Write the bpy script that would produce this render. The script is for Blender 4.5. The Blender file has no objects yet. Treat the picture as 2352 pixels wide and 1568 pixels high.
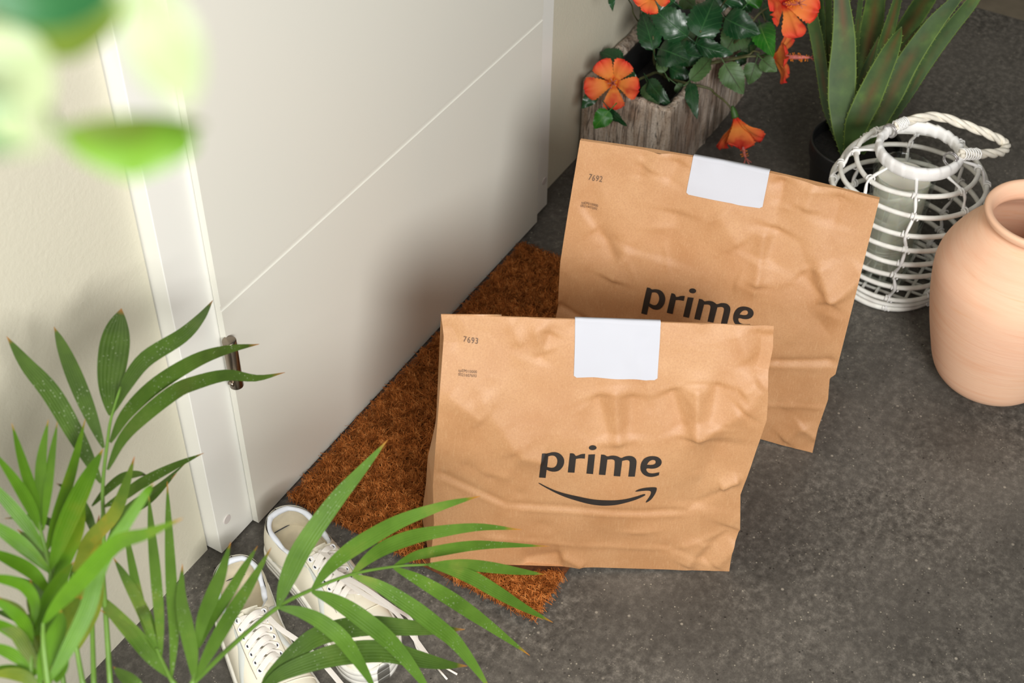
import bpy, bmesh, math, random
import numpy as np
from mathutils import Vector, Matrix, noise as mnoise

sc = bpy.context.scene
COL = sc.collection
random.seed(7)
rng = np.random.default_rng(7)

# ------------------------------------------------------------------ camera
# camera frame solved from the door's verticals and horizontals; X runs along the wall, Y towards it, Z up
R = np.array([[0.5082688, -0.59026522, 0.62709632],
              [-0.86112289, -0.35798432, 0.36099112],
              [0.01141014, -0.72348752, -0.69024316]])      # world = R @ (right, down, forward)
F = 50 / 36 * 2352
O = np.array([0.0, 0.0, 1.73])
CX, CY = 1176.0, 784.0
cam_d = bpy.data.cameras.new('camera')
cam = bpy.data.objects.new('camera', cam_d)
COL.objects.link(cam)
cam_d.sensor_width = 36
cam_d.lens = 50
cam_d.clip_start = 0.02
Mc = Matrix.Identity(4)
for i in range(3):
    Mc[i][0] = R[i, 0]; Mc[i][1] = -R[i, 1]; Mc[i][2] = -R[i, 2]; Mc[i][3] = O[i]
cam.matrix_world = Mc
cam_d.dof.use_dof = True
cam_d.dof.focus_distance = 2.06
cam_d.dof.aperture_fstop = 6.3
sc.camera = cam

# ------------------------------------------------------------------ light, exposure
w = bpy.data.worlds.new('world'); sc.world = w; w.use_nodes = True
w.node_tree.nodes['Background'].inputs[0].default_value = (1.0, 0.95, 0.87, 1)
w.node_tree.nodes['Background'].inputs[1].default_value = 0.055

def area(name, loc, target, size, power, color):
    d = bpy.data.lights.new(name, 'AREA'); d.shape = 'DISK'; d.size = size; d.energy = power; d.color = color
    o = bpy.data.objects.new(name, d); COL.objects.link(o); o.location = loc
    o.rotation_euler = (Vector(target) - Vector(loc)).to_track_quat('-Z', 'Y').to_euler()
    return o
area('key_softbox', (-0.80, -1.42, 2.0), (1.35, 0.75, 0.25), 1.3, 122, (1.0, 0.99, 0.965))
area('window_softbox', (-1.1, 0.55, 1.76), (1.2, 0.7, 0.3), 0.6, 15, (1.0, 0.99, 0.965))
area('overhead_fill', (0.6, -0.6, 2.9), (1.7, 0.2, 0.0), 2.2, 16, (1.0, 0.985, 0.95))  # added fill from above to brighten candle, floor and planter; no lamp known there
sc.view_settings.view_transform = 'Standard'
sc.view_settings.look = 'None'
sc.view_settings.gamma = 1
sc.view_settings.exposure = 0.0
sc.cycles.use_denoising = True
sc.cycles.max_bounces = 10
sc.cycles.transparent_max_bounces = 16

# ------------------------------------------------------------------ helpers: rays
def ray(p):
    d = R @ np.array([p[0] - CX, p[1] - CY, F]); return d / np.linalg.norm(d)
def at(p, dist):
    return O + ray(p) * dist
def fl(p, z=0.0):
    d = ray(p); return O + d * ((z - O[2]) / d[2])
def on_y(p, y):
    d = ray(p); return O + d * (y / d[1])
def norm(v):
    v = np.asarray(v, float); return v / (np.linalg.norm(v) + 1e-12)

# ------------------------------------------------------------------ helpers: objects
def link(o, parent=None):
    COL.objects.link(o)
    if parent is not None: o.parent = parent
    return o
def mesh_obj(name, verts, faces, mat=None, parent=None, smooth=True, uv=None, origin=None):
    verts = np.asarray(verts, float)
    if origin is None: origin = np.zeros(3)
    if parent is not None:
        po = parent
        org = np.zeros(3)
        while po is not None:
            org = org + np.array(po.location); po = po.parent
        verts = verts - org; origin = np.zeros(3)
    else:
        verts = verts - np.asarray(origin, float)
    me = bpy.data.meshes.new(name)
    me.from_pydata([tuple(v) for v in verts], [], [tuple(int(i) for i in f) for f in faces])
    if uv is not None:
        l = me.uv_layers.new(name='UVMap')
        vi = np.empty(len(me.loops), dtype=np.int32); me.loops.foreach_get('vertex_index', vi)
        l.data.foreach_set('uv', np.asarray(uv, dtype=np.float32)[vi].ravel())
    if smooth: me.polygons.foreach_set('use_smooth', [True] * len(me.polygons))
    me.update()
    o = bpy.data.objects.new(name, me)
    if parent is None: o.location = tuple(origin)
    if mat: me.materials.append(mat)
    return link(o, parent)
def empty(name, loc):
    o = bpy.data.objects.new(name, None); o.location = tuple(loc); o.empty_display_size = 0.05
    return link(o)
def tag(o, label, cat, group=None):
    o['label'] = label; o['category'] = cat
    if group: o['group'] = group
    return o
def struct(o):
    o['kind'] = 'structure'; return o

class MB:
    """collects shapes that make up one mesh"""
    def __init__(s): s.v = []; s.f = []; s.uv = []; s.n = 0
    def add(s, v, f, uv=None):
        v = np.asarray(v, float).reshape(-1, 3)
        s.v.append(v); s.f += [tuple(i + s.n for i in q) for q in f]
        s.uv.append(np.zeros((len(v), 2)) if uv is None else np.asarray(uv, float))
        s.n += len(v)
    def box(s, a, b):
        x0, y0, z0 = a; x1, y1, z1 = b
        s.add([(x0,y0,z0),(x1,y0,z0),(x1,y1,z0),(x0,y1,z0),(x0,y0,z1),(x1,y0,z1),(x1,y1,z1),(x0,y1,z1)],
              [(0,3,2,1),(4,5,6,7),(0,1,5,4),(1,2,6,5),(2,3,7,6),(3,0,4,7)])
    def build(s, name, mat=None, parent=None, smooth=True, origin=None):
        return mesh_obj(name, np.concatenate(s.v), s.f, mat, parent, smooth, np.concatenate(s.uv), origin)

def cr(points, n):
    """Catmull-Rom through the points, n samples"""
    P = np.asarray(points, float)
    if len(P) == 2: 
        t = np.linspace(0, 1, n)[:, None]; return P[0] * (1 - t) + P[1] * t
    Q = np.vstack([2 * P[0] - P[1], P, 2 * P[-1] - P[-2]])
    out = []
    for t in np.linspace(0, len(P) - 1, n):
        i = min(int(t), len(P) - 2); u = t - i
        a, b, c, d = Q[i], Q[i + 1], Q[i + 2], Q[i + 3]
        out.append(0.5 * (2 * b + (c - a) * u + (2 * a - 5 * b + 4 * c - d) * u * u + (3 * b - 3 * c + d - a) * u ** 3))
    return np.array(out)
def tube(mb, path, r, k=8, closed=False, cap=True):
    P = np.asarray(path, float); n = len(P)
    r = np.broadcast_to(np.asarray(r, float), (n,))
    T = np.gradient(P, axis=0) if not closed else (np.roll(P, -1, 0) - np.roll(P, 1, 0))
    T /= np.linalg.norm(T, axis=1)[:, None] + 1e-12
    N = np.cross(T[0], [0, 0, 1.0]); 
    if np.linalg.norm(N) < 1e-3: N = np.cross(T[0], [1.0, 0, 0])
    N = norm(N); V = []
    for i in range(n):
        N = norm(N - T[i] * N.dot(T[i])); B = np.cross(T[i], N)
        for j in range(k):
            a = 2 * math.pi * j / k
            V.append(P[i] + r[i] * (math.cos(a) * N + math.sin(a) * B))
    Fc = []
    m = n if closed else n - 1
    for i in range(m):
        i2 = (i + 1) % n
        for j in range(k):
            j2 = (j + 1) % k
            Fc.append((i * k + j, i * k + j2, i2 * k + j2, i2 * k + j))
    if cap and not closed:
        Fc.append(tuple(range(k - 1, -1, -1))); Fc.append(tuple((n - 1) * k + j for j in range(k)))
    mb.add(V, Fc)
def grid_faces(nu, nv, off=0, flip=False, wrap=False):
    f = []
    for i in range(nu - 1):
        for j in range(nv if wrap else nv - 1):
            j2 = (j + 1) % nv
            q = (off + i * nv + j, off + i * nv + j2, off + (i + 1) * nv + j2, off + (i + 1) * nv + j)
            f.append(q[::-1] if flip else q)
    return f
def lathe(mb, c, prof, k=64):
    V = []
    for z, r in prof:
        for j in range(k):
            a = 2 * math.pi * j / k
            V.append((c[0] + r * math.cos(a), c[1] + r * math.sin(a), c[2] + z))
    mb.add(V, grid_faces(len(prof), k, wrap=True))
def ribbon(mb, path, width, nrm, fold=0.0, across=5, curl=0.0, edge=None, wave=None):
    """leaf blade or band along path: width per sample, nrm = facing direction; fold lifts the edges"""
    P = np.asarray(path, float); n = len(P)
    W = np.broadcast_to(np.asarray(width, float), (n,))
    T = np.gradient(P, axis=0); T /= np.linalg.norm(T, axis=1)[:, None] + 1e-12
    nr = np.asarray(nrm, float)
    V = []; UV = []
    for i in range(n):
        nn = nr[i] if nr.ndim == 2 else nr
        S = norm(np.cross(T[i], nn)); N = np.cross(S, T[i])
        for j in range(across):
            t = -1 + 2 * j / (across - 1)
            ww = W[i] / 2 * (1 + (edge(i / (n - 1), t) if edge and abs(t) > 0.99 else 0))
            z = fold * W[i] * abs(t) - curl * W[i] * t * t
            if wave: z += wave(i / (n - 1), t)
            V.append(P[i] + S * t * ww + N * z); UV.append(((t + 1) / 2, i / (n - 1)))
    mb.add(V, grid_faces(n, across), UV)

# ------------------------------------------------------------------ helpers: materials
def new_mat(name):
    m = bpy.data.materials.new(name); m.use_nodes = True
    nt = m.node_tree; b = nt.nodes['Principled BSDF']
    return m, nt, b
def N_(nt, typ, **kw):
    n = nt.nodes.new(typ)
    for k, v in kw.items():
        if hasattr(n, k): setattr(n, k, v)
    return n
def srgb(r, g, b):
    f = lambda c: ((c / 255 + 0.055) / 1.055) ** 2.4 if c > 10 else c / 255 / 12.92
    return (f(r), f(g), f(b), 1)
def ramp(nt, fac, stops):
    r = N_(nt, 'ShaderNodeValToRGB'); e = r.color_ramp.elements
    while len(e) < len(stops): e.new(0.5)
    for el, (p, c) in zip(e, stops): el.position = p; el.color = c
    nt.links.new(fac, r.inputs[0]); return r.outputs[0]
def noise(nt, vec, scale, detail=4, rough=0.5, dist=0.0):
    n = N_(nt, 'ShaderNodeTexNoise'); n.inputs['Scale'].default_value = scale; n.inputs['Detail'].default_value = detail
    n.inputs['Roughness'].default_value = rough; n.inputs['Distortion'].default_value = dist
    if vec is not None: nt.links.new(vec, n.inputs['Vector'])
    return n.outputs['Fac']
def coords(nt, scale=(1, 1, 1), kind='Object'):
    t = N_(nt, 'ShaderNodeTexCoord'); m = N_(nt, 'ShaderNodeMapping'); m.inputs['Scale'].default_value = scale
    nt.links.new(t.outputs[kind], m.inputs['Vector']); return m.outputs['Vector']
def bump(nt, b, h, strength=0.3, dist=0.002, prev=None):
    n = N_(nt, 'ShaderNodeBump'); n.inputs['Strength'].default_value = strength; n.inputs['Distance'].default_value = dist
    nt.links.new(h, n.inputs['Height'])
    if prev is not None: nt.links.new(prev, n.inputs['Normal'])
    nt.links.new(n.outputs[0], b.inputs['Normal']); return n.outputs[0]
def mix(nt, fac, a, b, mode='MIX'):
    n = N_(nt, 'ShaderNodeMix'); n.data_type = 'RGBA'; n.blend_type = mode
    for s, v in ((n.inputs[0], fac), (n.inputs[6], a), (n.inputs[7], b)):
        if hasattr(v, 'links'): nt.links.new(v, s)
        else: s.default_value = v
    return n.outputs[2]
def math_(nt, op, a, b=0.0):
    n = N_(nt, 'ShaderNodeMath'); n.operation = op
    for s, v in ((n.inputs[0], a), (n.inputs[1], b)):
        if hasattr(v, 'links'): nt.links.new(v, s)
        else: s.default_value = v
    return n.outputs[0]
def simple(name, col, rough=0.5, metal=0.0, var=0.0, vscale=20, bstr=0.0, bscale=200, bdist=0.001, spec=0.5):
    m, nt, b = new_mat(name)
    b.inputs['Base Color'].default_value = col; b.inputs['Roughness'].default_value = rough
    b.inputs['Metallic'].default_value = metal; b.inputs['Specular IOR Level'].default_value = spec
    v = coords(nt)
    if var:
        dk = tuple(c * (1 - var) for c in col[:3]) + (1,); lt = tuple(min(1, c * (1 + var)) for c in col[:3]) + (1,)
        nt.links.new(ramp(nt, noise(nt, v, vscale, 5), [(0.3, dk), (0.7, lt)]), b.inputs['Base Color'])
    if bstr: bump(nt, b, noise(nt, v, bscale, 4), bstr, bdist)
    return m

def m_floor():
    m, nt, b = new_mat('dark_stone_vinyl'); v = coords(nt)
    big = noise(nt, v, 5, 6, 0.6, 0.3); mid = noise(nt, v, 75, 8, 0.75); fine = noise(nt, v, 420, 3, 0.6)
    c = ramp(nt, mid, [(0.3, srgb(46, 44, 41)), (0.5, srgb(90, 86, 80)), (0.72, srgb(142, 136, 127))])
    c = mix(nt, ramp(nt, big, [(0.38, (0, 0, 0, 1)), (0.66, (0.5, 0.5, 0.5, 1))]), c, srgb(112, 107, 100))
    c = mix(nt, ramp(nt, noise(nt, v, 3.3, 4, 0.6), [(0.42, (0.5, 0.5, 0.5, 1)), (0.58, (0, 0, 0, 1))]), c, srgb(62, 59, 55))
    c = mix(nt, ramp(nt, fine, [(0.25, (0.55, 0.55, 0.55, 1)), (0.45, (0, 0, 0, 1))]), c, srgb(48, 46, 44))
    vo = N_(nt, 'ShaderNodeTexVoronoi'); vo.inputs['Scale'].default_value = 46; nt.links.new(v, vo.inputs['Vector'])
    sp = noise(nt, v, 90, 2)
    fac = math_(nt, 'MULTIPLY', ramp(nt, vo.outputs['Distance'], [(0.07, (1, 1, 1, 1)), (0.13, (0, 0, 0, 1))]), ramp(nt, noise(nt, v, 24, 2), [(0.50, (0, 0, 0, 1)), (0.62, (0.75, 0.75, 0.75, 1))]))
    c = mix(nt, fac, c, srgb(168, 160, 146))
    c = mix(nt, ramp(nt, noise(nt, v, 14, 9, 0.8, 0.6), [(0.60, (0, 0, 0, 1)), (0.8, (0.45, 0.45, 0.45, 1))]), c, srgb(132, 127, 118))
    for sc_, th, cl, off in ((120, 0.13, srgb(172, 164, 148), 0.0), (95, 0.12, srgb(24, 22, 20), 3.7), (60, 0.10, srgb(30, 28, 26), 8.1), (210, 0.17, srgb(150, 143, 130), 5.0)):
        mp = N_(nt, 'ShaderNodeMapping'); mp.inputs['Location'].default_value = (off, off * 0.7, 0); nt.links.new(v, mp.inputs['Vector'])
        vo = N_(nt, 'ShaderNodeTexVoronoi'); vo.inputs['Scale'].default_value = sc_; nt.links.new(mp.outputs[0], vo.inputs['Vector'])
        gate = ramp(nt, noise(nt, mp.outputs[0], sc_ * 0.33, 3), [(0.55, (0, 0, 0, 1)), (0.63, (0.8, 0.8, 0.8, 1))])
        c = mix(nt, math_(nt, 'MULTIPLY', ramp(nt, vo.outputs['Distance'], [(th * 0.7, (1, 1, 1, 1)), (th * 1.5, (0, 0, 0, 1))]), gate), c, cl)
    nt.links.new(c, b.inputs['Base Color'])
    b.inputs['Roughness'].default_value = 0.5; b.inputs['Specular IOR Level'].default_value = 0.3
    bump(nt, b, mid, 0.07, 0.002)
    return m
def m_wall(name, col, scale, strength):
    m, nt, b = new_mat(name); v = coords(nt)
    b.inputs['Base Color'].default_value = col; b.inputs['Roughness'].default_value = 0.75
    bump(nt, b, noise(nt, v, scale, 3, 0.6), strength, 0.003)
    return m
def m_paper():
    m, nt, b = new_mat('kraft_paper'); v = coords(nt)
    n1 = noise(nt, v, 9, 6, 0.6); n2 = noise(nt, v, 420, 3, 0.6); n3 = noise(nt, coords(nt, (1, 1, 0.12)), 500, 2)
    c = ramp(nt, n1, [(0.3, srgb(184, 131, 83)), (0.7, srgb(200, 152, 106))])
    c = mix(nt, ramp(nt, n2, [(0.35, (0.35, 0.35, 0.35, 1)), (0.55, (0, 0, 0, 1))]), c, srgb(170, 118, 74))
    c = mix(nt, ramp(nt, n3, [(0.55, (0, 0, 0, 1)), (0.75, (0.4, 0.4, 0.4, 1))]), c, srgb(208, 164, 120))
    nt.links.new(c, b.inputs['Base Color'])
    b.inputs['Roughness'].default_value = 0.6; b.inputs['Specular IOR Level'].default_value = 0.9
    vo = N_(nt, 'ShaderNodeTexVoronoi'); vo.inputs['Scale'].default_value = 13
    mp = N_(nt, 'ShaderNodeMix'); mp.data_type = 'RGBA'; mp.inputs[0].default_value = 0.08
    nt.links.new(v, mp.inputs[6]); nn = N_(nt, 'ShaderNodeTexNoise'); nn.inputs['Scale'].default_value = 9; nt.links.new(v, nn.inputs['Vector']); nt.links.new(nn.outputs['Color'], mp.inputs[7])
    nt.links.new(mp.outputs[2], vo.inputs['Vector'])
    p = bump(nt, b, vo.outputs['Distance'], 0.16, 0.010)
    p = bump(nt, b, noise(nt, v, 16, 4, 0.5, 0.5), 0.22, 0.008, p)
    bump(nt, b, n2, 0.08, 0.0005, p)
    return m
def m_leaf(name, cols, trans=0.25, rough=0.4, tip=None, vein=None, spots=0.0, nscale=30, bstr=0.3, ribs=0):
    """leaf with mottling, a coloured tip, side veins and pale specks; UV: u across, v along"""
    m, nt, b = new_mat(name); v = coords(nt)
    uvn = N_(nt, 'ShaderNodeTexCoord'); sep = N_(nt, 'ShaderNodeSeparateXYZ'); nt.links.new(uvn.outputs['UV'], sep.inputs[0])
    U, Vv = sep.outputs[0], sep.outputs[1]
    c = ramp(nt, noise(nt, v, nscale, 4, 0.6), [(0.3, cols[0]), (0.6, cols[1])] + ([(0.78, cols[2])] if len(cols) > 2 else []))
    au = math_(nt, 'ABSOLUTE', math_(nt, 'SUBTRACT', U, 0.5))
    if vein:
        wv = N_(nt, 'ShaderNodeMath'); wv.operation = 'SINE'
        nt.links.new(math_(nt, 'MULTIPLY', math_(nt, 'SUBTRACT', Vv, math_(nt, 'MULTIPLY', au, 0.55)), 44.0), wv.inputs[0])
        line = ramp(nt, wv.outputs[0], [(0.93, (0, 0, 0, 1)), (0.985, (0.55, 0.55, 0.55, 1))])
        midr = ramp(nt, au, [(0.012, (1, 1, 1, 1)), (0.03, (0, 0, 0, 1))])
        fac = math_(nt, 'MAXIMUM', line, midr)
        c = mix(nt, fac, c, vein)
        bump(nt, b, math_(nt, 'ADD', noise(nt, v, 60, 2), math_(nt, 'MULTIPLY', fac, -0.8)), bstr, 0.002)
    if ribs:
        wv = N_(nt, 'ShaderNodeMath'); wv.operation = 'SINE'; nt.links.new(math_(nt, 'MULTIPLY', U, float(ribs)), wv.inputs[0])
        bump(nt, b, wv.outputs[0], 0.35, 0.0006)
    if spots:
        vo = N_(nt, 'ShaderNodeTexVoronoi'); vo.inputs['Scale'].default_value = 260; nt.links.new(v, vo.inputs['Vector'])
        fc = math_(nt, 'MULTIPLY', ramp(nt, vo.outputs['Distance'], [(0.12, (1, 1, 1, 1)), (0.24, (0, 0, 0, 1))]), ramp(nt, noise(nt, v, 18, 2), [(0.5, (0, 0, 0, 1)), (0.6, (spots, spots, spots, 1))]))
        c = mix(nt, fc, c, srgb(205, 215, 185))
    if tip:
        c = mix(nt, ramp(nt, Vv, [(0.93, (0, 0, 0, 1)), (0.985, (1, 1, 1, 1))]), c, tip)
    nt.links.new(c, b.inputs['Base Color']); b.inputs['Roughness'].default_value = rough
    if trans:
        t = N_(nt, 'ShaderNodeBsdfTranslucent'); ms = N_(nt, 'ShaderNodeMixShader'); ms.inputs[0].default_value = trans
        nt.links.new(c, t.inputs[0]); out = nt.nodes['Material Output']
        nt.links.new(b.outputs[0], ms.inputs[1]); nt.links.new(t.outputs[0], ms.inputs[2]); nt.links.new(ms.outputs[0], out.inputs[0])
    return m

# ================================================================== setting
M_FLOOR = m_floor()
M_DOOR = simple('painted_door', srgb(231, 229, 218), 0.4, bstr=0.05, bscale=260, bdist=0.0005)
M_TRIM = simple('painted_trim', srgb(240, 239, 232), 0.4)
M_WALL = m_wall('cream_plaster', srgb(212, 207, 187), 170, 0.22)
M_STEEL = simple('brushed_steel', srgb(150, 138, 124), 0.28, 1.0)
WALL_Y = 1.068

mb = MB(); mb.box((-3.0, -3.2, -0.05), (3.12, 1.3, 0.0))
struct(mb.build('floor', M_FLOOR, smooth=False))
mb = MB(); mb.box((3.12, -3.2, -0.05), (6.0, 1.3, 0.0))
struct(mb.build('floor.001', simple('pale_stone_floor', srgb(118, 108, 92), 0.55, var=0.25, vscale=12), smooth=False))
mb = MB()
mb.box((-3.0, WALL_Y, 0.0), (0.936, WALL_Y + 0.12, 2.6)); mb.box((1.943, WALL_Y, 0.0), (6.0, WALL_Y + 0.12, 2.6)); mb.box((0.936, WALL_Y, 2.12), (1.943, WALL_Y + 0.12, 2.6))
mb.box((0.936, WALL_Y + 0.06, 0.0), (1.943, WALL_Y + 0.12, 2.12))
struct(mb.build('wall_left', M_WALL, smooth=False))
# door lining
mb = MB()
mb.box((0.939, 1.042, 0.004), (1.022, WALL_Y + 0.05, 2.1)); mb.box((1.868, 1.042, 0.004), (1.939, WALL_Y + 0.05, 2.1)); mb.box((1.022, 1.042, 2.03), (1.868, WALL_Y + 0.05, 2.1))
fr = struct(mb.build('trim_1', M_TRIM, smooth=False))
bv = fr.modifiers.new('bevel', 'BEVEL'); bv.width = 0.0012; bv.segments = 2
def disc(px, r, parent, name):
    p = on_y(px, 1.042); mb = MB(); k = 24
    V = [(p[0], 1.0405, p[2])] + [(p[0] + r * math.cos(a), 1.0405, p[2] + r * math.sin(a)) for a in np.linspace(0, 2 * math.pi, k, endpoint=False)] + [(p[0] + r * math.cos(a), 1.0425, p[2] + r * math.sin(a)) for a in np.linspace(0, 2 * math.pi, k, endpoint=False)]
    f = [(0, 1 + (j + 1) % k, 1 + j) for j in range(k)] + [(1 + j, 1 + (j + 1) % k, 1 + k + (j + 1) % k, 1 + k + j) for j in range(k)]
    mb.add(V, f); return mb.build(name, simple('screw_cap_plastic', srgb(216, 208, 204), 0.4), parent, smooth=False)
disc((521, 1192), 0.0075, fr, 'screw_cap'); disc((1250, 415), 0.0075, fr, 'screw_cap')
# door leaf, with the V groove running across it
prof = [(1.03, 0.006), (1.03, 0.4472), (1.0305, 0.4474), (1.0313, 0.4484), (1.0316, 0.4500), (1.0316, 0.4565), (1.0303, 0.4575), (1.03, 0.4575), (1.03, 2.02), (1.0405, 2.02), (1.0405, 0.006)]
V = []; n = len(prof)
for x in (1.0135, 1.8785):
    V += [(x, y, z) for y, z in prof]
f = [(i, (i + 1) % n, n + (i + 1) % n, n + i) for i in range(n)] + [tuple(range(n))[::-1], tuple(range(n, 2 * n))]
door = struct(mesh_obj('door_1', V, f, M_DOOR, smooth=False))
bv = door.modifiers.new('bevel', 'BEVEL'); bv.width = 0.0008; bv.segments = 2
# hinge barrel
ht, hb = on_y((505, 803), 1.022), on_y((517, 914), 1.022)
hx, hy = 1.0115, 1.0235
mb = MB(); r_ = 0.0098
zs = [hb[2], hb[2] + 0.001, (hb[2] + ht[2]) / 2, ht[2] - 0.001, ht[2]]
lathe(mb, (hx, hy, 0), [(zs[0], 0.0001), (zs[0], r_ - 0.001), (zs[1], r_), (zs[2], r_), (zs[3], r_), (zs[4], r_ - 0.001), (zs[4], 0.0001)], 32)
hinge = mb.build('hinge', M_STEEL, door)
for zz, dx in ((ht[2] - 0.022, 0.0105), (hb[2] + 0.012, -0.0095)):
    mb = MB(); tube(mb, [(hx + dx, hy - 0.004, zz), (hx + dx, hy + 0.004, zz)], 0.0032, 12)
    mb.build('hinge_pin', M_STEEL, hinge)

# ================================================================== doormat
M_COIR = None
def m_coir():
    m, nt, b = new_mat('coir_fibre'); v = coords(nt)
    c = ramp(nt, noise(nt, v, 130, 3, 0.7), [(0.25, srgb(104, 56, 20)), (0.5, srgb(172, 98, 42)), (0.72, srgb(218, 148, 84))])
    c = mix(nt, ramp(nt, noise(nt, v, 12, 3), [(0.35, (0.4, 0.4, 0.4, 1)), (0.6, (0, 0, 0, 1))]), c, srgb(118, 66, 26))
    nt.links.new(c, b.inputs['Base Color']); b.inputs['Roughness'].default_value = 0.8; b.inputs['Specular IOR Level'].default_value = 0.15
    return m
M_COIR = m_coir()
MX0, MX1, MY0, MY1 = 1.078, 1.800, 0.578, 1.016
mb = MB()
nx, ny = 60, 36
X, Y = np.meshgrid(np.linspace(MX0, MX1, nx), np.linspace(MY0, MY1, ny), indexing='ij')
Z = 0.0056 + 0.0006 * np.sin(X * 300) * np.sin(Y * 300)
Z[0, :] = Z[-1, :] = 0.001; Z[:, 0] = Z[:, -1] = 0.001
mb.add(np.stack([X, Y, Z], -1).reshape(-1, 3), grid_faces(nx, ny))
mat_o = mb.build('doormat', simple('coir_backing', srgb(96, 52, 22), 0.9, var=0.4, vscale=150), origin=(1.44, 0.80, 0))
tag(mat_o, 'rust-brown coir doormat lying in front of the white door', 'doormat')

# ================================================================== paper bags
M_PAPER = m_paper()
M_LABEL = simple('white_label', srgb(198, 199, 207), 0.8, spec=0.15)
M_INK = simple('black_ink', srgb(44, 38, 34), 0.5, var=0.12, vscale=60)
M_INK2 = simple('brown_grey_ink', srgb(112, 86, 66), 0.6, var=0.2, vscale=200)

class Bag:
    def __init__(s, BL, BR, H, lean, z0, skew, feats, D=0.18, topwave=0.0, seed=1, brk=(0.55, 0.17), edges=None, zt=0.0):
        s.zt = zt
        s.brk = brk; s.edges = edges or [(0, 0, 0), (1, 0, 0)]
        s.BL = np.array([BL[0], BL[1], 0.0]); s.BR = np.array([BR[0], BR[1], 0.0]); s.H = H; s.lean = lean; s.z0 = z0; s.D = D
        d = s.BR - s.BL; s.W = np.linalg.norm(d); s.w = d / s.W; s.n = np.array([s.w[1], -s.w[0], 0.0])
        if s.n.dot(O - s.BL) < 0: s.n = -s.n
        s.skew = skew; s.topwave = topwave; s.seed = seed
        s.feats = []
        for f in feats:
            a = s.inv(f[0]); b = s.inv(f[1]); s.feats.append((np.array([a[0] * s.W, a[1]]), np.array([b[0] * s.W, b[1]]), f[2] * (1.45 if abs(f[2]) > 0.0035 else 1.0), f[3]))
    def back(s, u, h):
        hb = s.H * (s.brk[0] + s.brk[1] * np.clip(np.abs(np.asarray(u) - 0.46) * 2, 0, 1) ** 1.2)
        k0 = 0.115
        x = (np.asarray(h) - hb); sft = 0.018
        soft = np.where(x / sft > 30, x, sft * np.log1p(np.exp(np.clip(x / sft, -40, 30))))
        tot = (s.H - hb)
        kk = (s.lean - k0 * s.H) / tot
        return k0 * np.asarray(h) + kk * soft
    def base(s, u, h):
        u = np.asarray(u, float); h = np.asarray(h, float)
        sk = s.skew[0] * (1 - u) + s.skew[1] * u
        b = s.back(u, h)
        zz = h * (1 + s.topwave * np.sin(np.pi * np.clip(u, 0, 1)) / s.H) + (1 - u) * (s.z0 * (1 - h / s.H) + s.zt * h / s.H)
        return s.BL + s.w * (u * s.W + sk * h / s.H)[..., None] - s.n * b[..., None] + np.array([0, 0, 1.0]) * zz[..., None]
    def inv(s, px):
        d = ray(px); u = 0.5; h = s.H / 2
        for _ in range(60):
            b = float(s.back(u, h))
            Q = s.BL - s.n * b
            t = (Q - O).dot(s.n) / d.dot(s.n); P = O + d * t
            z = P[2] - (1 - u) * (s.z0 * (1 - h / s.H) + s.zt * h / s.H)
            h1 = z / (1 + s.topwave * math.sin(math.pi * min(max(u, 0), 1)) / s.H)
            u1 = ((P - s.BL).dot(s.w) - (s.skew[0] * (1 - u) + s.skew[1] * u) * h1 / s.H) / s.W
            h = 0.5 * h + 0.5 * h1; u = 0.5 * u + 0.5 * u1
        return u, h
    def disp(s, u, h):
        u = np.asarray(u, float); h = np.asarray(h, float)
        p = np.stack([u * s.W, h], -1); out = np.zeros(u.shape)
        for a, b, amp, wd in s.feats:
            ab = b - a; L = np.linalg.norm(ab) + 1e-9
            t = ((p - a) @ ab) / L ** 2; tc = np.clip(t, 0, 1)
            dd = np.linalg.norm(p - (a + tc[..., None] * ab), axis=-1)
            end = np.minimum(1, np.clip((0.5 - np.abs(tc - 0.5)) * 8 + 0.3, 0, 1))
            out += amp * end * np.exp(-(np.abs(dd) / wd) ** 1.35)
        rr = random.Random(s.seed * 11)      # crumple: short random folds, mostly in the empty upper half
        for _ in range(46):
            ca = np.array([rr.uniform(0.02, 0.98) * s.W, s.H * (1 - rr.random() ** 1.6 * 0.95)]); an = rr.gauss(math.pi / 2, 0.7); ln = rr.uniform(0.02, 0.075)
            if abs(ca[0] / s.W - 0.52) < 0.24 and 0.28 < ca[1] / s.H < 0.62: continue
            am = rr.choice((-1, 1)) * rr.uniform(0.0008, 0.0026); wd = rr.uniform(0.004, 0.013)
            a = ca - ln / 2 * np.array([math.cos(an), math.sin(an)]); ab = ln * np.array([math.cos(an), math.sin(an)])
            t = np.clip(((p - a) @ ab) / ln ** 2, 0, 1); dd = np.linalg.norm(p - (a + t[..., None] * ab), axis=-1)
            out += am * np.sin(np.pi * np.clip(t, 0.08, 0.92)) * np.exp(-(dd / wd) ** 1.2)
        sd = s.seed * 7.3
        fl_ = u.ravel(); hl = h.ravel(); nz = np.array([mnoise.noise((a * 5.5 + sd, b * 11 + sd, 0.3)) * 0.0036 + mnoise.noise((a * 14, b * 26 + sd, 2.3)) * 0.0009 for a, b in zip(fl_, hl)]).reshape(u.shape)
        # belly: the front is pushed out a little below the middle
        belly = 0.010 * np.sin(np.pi * np.clip(u, 0, 1)) * np.sin(np.pi * np.clip(h / s.H, 0, 1)) ** 1.0
        return out + nz * np.clip(np.sin(np.pi * np.clip(h / s.H, 0, 1)) * 3 + 0.25, 0, 1) + belly
    def surf(s, u, h, off=0.0):
        hn = np.asarray(h) / s.H; E = np.array(s.edges)
        sx = np.interp(hn, E[:, 0], E[:, 1]) * (1 - np.asarray(u)) ** 5 + np.interp(hn, E[:, 0], E[:, 2]) * np.asarray(u) ** 5
        return s.base(u, h) + s.n * (s.disp(u, h) + off)[..., None] + s.w * sx[..., None]
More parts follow.
